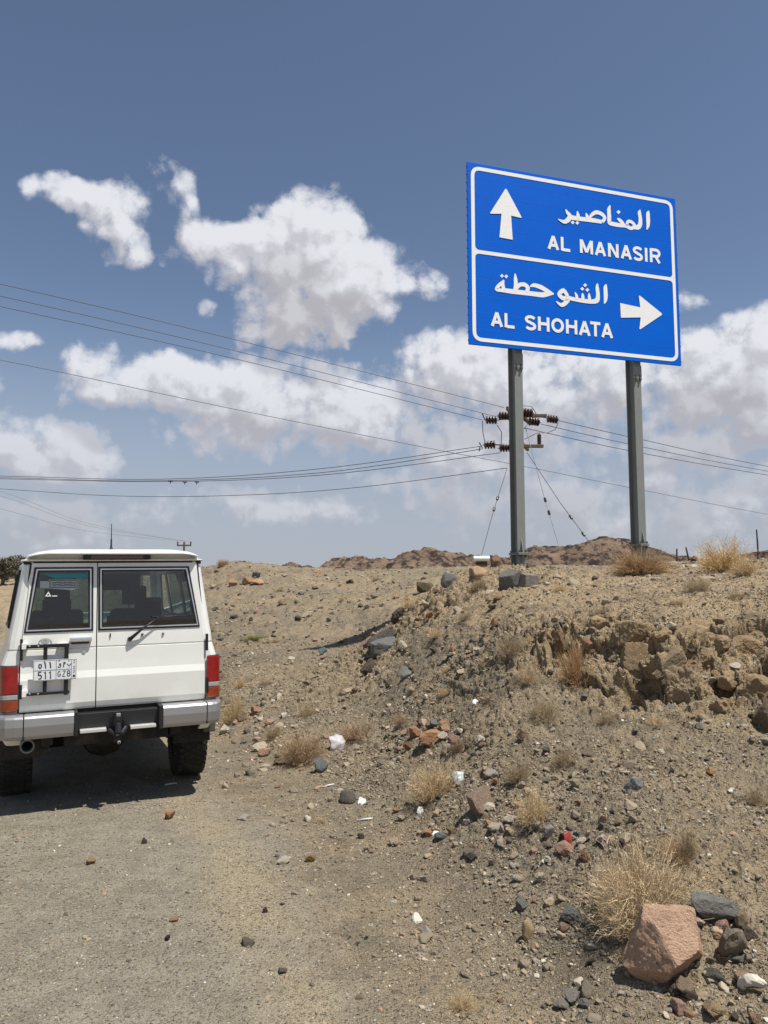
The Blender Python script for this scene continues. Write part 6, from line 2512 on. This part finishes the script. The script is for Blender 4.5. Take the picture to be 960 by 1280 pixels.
# ------------------------------------------------------------------ litter
def scrap(name, label, px, py, wpx, hpx, material, seed, curl=.6, stand=.5, cat='litter', rz=0.0, parts=None):
    """crumpled thin sheet or shell"""
    loc, n, dist = hit(px, py)
    w = wpx * dist / FOC
    h = hpx * dist / FOC
    nx_, ny_ = 12, 10
    U, V = np.meshgrid(np.linspace(-1, 1, nx_), np.linspace(-1, 1, ny_))
    U, V = U.ravel(), V.ravel()
    rnd = np.sqrt(np.maximum(U * U, V * V)) / np.maximum(np.sqrt(U * U + V * V), 1e-6)
    U, V = U * (.4 + .6 * rnd), V * (.4 + .6 * rnd)
    q = np.stack([U * 1.7 + seed, V * 1.7, U * 0], 1)
    ed = 1 + .30 * fbm(q * 1.3, 3, seed=seed)
    zc_ = curl * (U ** 2 + V ** 2) * .5 + .34 * fbm(q * 2.2, 4, .7, seed=seed + 1)
    pts = np.stack([U * w * .5 * ed, zc_ * w * .4, (V * ed + 1) * h * .5], 1)
    ii = np.arange(nx_ * ny_).reshape(ny_, nx_)
    me = np_mesh(name, pts, np.stack([ii[:-1, :-1], ii[:-1, 1:], ii[1:, 1:], ii[1:, :-1]], -1).reshape(-1, 4))
    me.materials.append(M(material))
    o_ = link(name, me)
    o_.location = loc - n * .003
    o_.rotation_euler = (-R(90) * (1 - stand), 0, rz)
    md = o_.modifiers.new('solid', 'SOLIDIFY')
    md.thickness = .0012
    tag(o_, label, cat)
    return o_


scrap('plastic_bag', 'crumpled white plastic bag caught between two brown tufts', 427, 938, 21, 21, 'bag_plastic', 3, 1.5, .7, 'bag', .5)
scrap('plastic_cup', 'crushed pale greenish white cup lying in the wide wispy tuft', 572, 982, 16, 17, 'sticker_pale', 5, 1.0, .8, 'cup', -.2)
scrap('paper_scrap', 'small square of white paper right of the smooth dark grey rock', 452, 1006, 9, 10, 'paper_white', 7, .2, .5, 'paper')
scrap('paper_scrap', 'bit of white paper under the wide wispy tuft', 525, 1018, 8, 10, 'paper_white', 9, .6, .6, 'paper')
scrap('paper_scrap', 'crumpled white paper left of the flat white-topped rock', 548, 1044, 14, 8, 'paper_white', 11, .8, .4, 'paper')
scrap('plastic_scrap', 'red torn plastic scrap standing in the stone scatter', 712, 1056, 11, 14, 'plastic_red', 13, .5, .85, 'scrap', .5)
scrap('plastic_scrap', 'white plastic shred near the upper middle of the slope', 596, 880, 9, 7, 'plastic_white', 15, .5, .6, 'scrap', .5)
for k, (px0_, py0_, px1_, py1_, lab) in enumerate(((402, 985, 418, 981, 'thin white plastic stick above the smooth dark grey rock'), (446, 1027, 466, 1024, 'white plastic stick lying below the small square paper'), (206, 982, 221, 980, 'thin white stick on the road in the shade of the car'))):
    a, n, _ = hit(px0_, py0_)
    c, n2, _ = hit(px1_, py1_)
    o_ = MB().tube([a + n * .006, (a + c) * .5 + n * .009, c + n2 * .006], .006, 8).build('plastic_stick', 'plastic_white', smooth=True)
    tag(o_, lab, 'stick')
for k, (px, py, lab) in enumerate(((720, 1047, 'green glass shard beside the red scrap'), (776, 1096, 'green glass shard in the straw-coloured bush'), (548, 1001, 'green glass shard inside the wide wispy tuft'),
                                   (436, 1174, 'left green glass bit on the road edge'), (446, 1182, 'lower green glass bit on the road edge'), (458, 1175, 'right green glass bit on the road edge'))):
    loc, n, dist = hit(px, py)
    s_ = (6 if k > 2 else 11) * dist / FOC * .5
    g_ = MB()
    g_.add([(-s_, 0, 0), (s_ * .9, .1 * s_, s_ * .2), (s_ * .3, s_ * .8, s_ * .9), (-s_ * .6, s_ * .5, s_ * .7)], [(0, 1, 2, 3)])
    o_ = g_.build('glass_shard', 'bottle_glass', solid=.002)
    o_.location = loc + n * .004
    o_.rotation_euler = (.2, .1, k * 1.3)
    tag(o_, lab, 'glass shard')

# ------------------------------------------------------------------ things on the crest
def crest_box(name, label, px0_, px1_, pyb, pyt, Y, material, cat, thick=.5, seed=0):
    a, b_ = P(px0_, pyb, Y), P(px1_, pyb, Y)
    top = P(px0_, pyt, Y).z
    L = b_.x - a.x
    n = 26
    g_ = MB()
    rg = random.Random(seed)
    vs = []
    for i in range(n + 1):
        x = L * i / n
        jt = rg.uniform(-.018, .010)
        vs += [(x, rg.uniform(-.03, .03), -.25), (x, rg.uniform(-.03, .02), (top - a.z) * .8 + jt), (x, .03, top - a.z + jt), (x, thick, top - a.z + jt * .5), (x, thick, -.25)]
    fs = []
    for i in range(n):
        for k in range(4):
            fs.append((i * 5 + k, i * 5 + k + 1, i * 5 + k + 6, i * 5 + k + 5))
    fs += [(0, 1, 2, 3, 4), tuple(n * 5 + k for k in (4, 3, 2, 1, 0))]
    g_.add(vs, fs)
    o_ = g_.build(name, material)
    o_.location = (a.x, a.y, a.z)
    tag(o_, label, cat)
    return o_


crest_box('concrete_slab', 'long low pale concrete slab on the crest between the two sign posts', 668, 775, 718, 711, 10.9, 'concrete', 'slab', .5, 3)
crest_box('concrete_slab', 'broken pale concrete slab left of the golden bush', 848, 905, 722, 706, 10.0, 'concrete', 'slab', .6, 5)
tk = P(592, 702, 15.5)
tk2 = P(612, 702, 15.5)
t_ = empty('water_tank', (tk.x, tk.y, ground_at(tk.x, tk.y)))
zt_ = P(600, 698.5, 15.5).z - t_.location.z
MB().lathe([(0, .01), (0, .058), (tk2.x - tk.x, .058), (tk2.x - tk.x, .01)], (0, 0, zt_), (1, 0, 0), 20).build('tank_body', 'white_tank', t_)
MB().box(.05, tk2.x - tk.x - .05, -.03, .03, -.1, zt_ - .04).build('tank_stand', 'stake_iron', t_)
tag(t_, 'short white horizontal tank just beyond the crest, left of the brown standing rock', 'tank')
for (px, y0_, y1_, Y, ln, lab) in ((846, 703, 686, 12.5, 0, 'thin iron stake left of the slanted one on the right crest'), (862, 704, 684, 12.5, -.06, 'slanted iron stake with a dark lump at its foot on the right crest'),
                                   (947, 680, 662, 14, -.02, 'iron stake above the golden bush near the right edge')):
    a = P(px, y0_, Y)
    b_ = P(px, y1_, Y)
    gz_ = ground_at(a.x, a.y)
    o_ = MB().tube([(a.x, a.y, gz_ - .2), (a.x, a.y, a.z), (b_.x + ln, b_.y, b_.z)], [.016, .015, .012], 6).build('iron_stake', 'stake_iron')
    tag(o_, lab, 'stake', 'iron stakes on the crest')
wk = P(863, 704, 12.4)
o_ = link('stone', rock_mesh('stone', 611, 3, 6, .04, .3))
o_.scale = (.06, .06, .08)
o_.location = wk + Vector((.01, -.02, 0))
o_.color = (.14, .08, .06, 1)
tag(o_, 'dark squared lump at the foot of the slanted iron stake', 'stone')

# ------------------------------------------------------------------ trees at the far left
def tree(label, px, pyt, Y, wpx, seed):
    b_ = P(px, 740, Y)
    g0 = ground_at(b_.x, b_.y)
    top = P(px, pyt, Y).z
    H = top - g0
    Rw = wpx * Y / FOC * .5
    rg = np.random.default_rng(seed)
    t = empty('small_tree', (b_.x, b_.y, g0))
    tr = MB()
    tr.tube([(0, 0, -.2), (.05, 0, H * .25), (-.03, .05, H * .5)], [.10, .08, .05], 8)
    for k in range(7):
        a = k * .9
        tr.tube([(0, 0, H * .3 + k * .05), (math.cos(a) * Rw * .35, math.sin(a) * Rw * .35, H * .55), (math.cos(a) * Rw * .7, math.sin(a) * Rw * .7, H * (.65 + .04 * (k % 4)))], [.04, .025, .012], 6)
    tr.build('trunk', 'trunk_bark', t, smooth=True)
    N = 5200
    # leaf clumps around branch ends, gaps between
    cc = rg.normal(size=(46, 3))
    cc /= np.linalg.norm(cc, axis=1)[:, None]
    cc = cc * rg.uniform(.45, 1, (46, 1)) * np.array([Rw, Rw, H * .42]) + np.array([0, 0, H * .58])
    c = cc[rg.integers(0, 46, N)] + rg.normal(size=(N, 3)) * np.array([Rw, Rw, H * .42]) * .13
    u = rg.normal(size=(N, 3))
    u /= np.linalg.norm(u, axis=1)[:, None]
    w_ = np.cross(u, rg.normal(size=(N, 3)))
    w_ /= np.linalg.norm(w_, axis=1)[:, None]
    s_ = rg.uniform(.02, .045, (N, 1))
    vs = np.stack([c - u * s_, c + w_ * s_ * .5, c + u * s_, c - w_ * s_ * .5], 1).reshape(-1, 3)
    me = np_mesh('crown', vs, np.arange(N * 4).reshape(-1, 4), {'tone': np.repeat(rg.uniform(0, 1, N), 4)}, smooth=False)
    me.materials.append(M('leaves'))
    link('crown', me, t)
    tag(t, label, 'tree', 'small trees beyond the car')


tree('dark small tree at the far left edge, left of the car roof', 2, 696, 30, 34, 1)
tree('olive small tree between the left edge tree and the car roof', 19, 695, 33, 30, 2)
tree('low small tree half hidden behind the car roof corner', 36, 703, 36, 30, 3)
tree('small tree just outside the left edge of the view', -28, 697, 31, 40, 4)
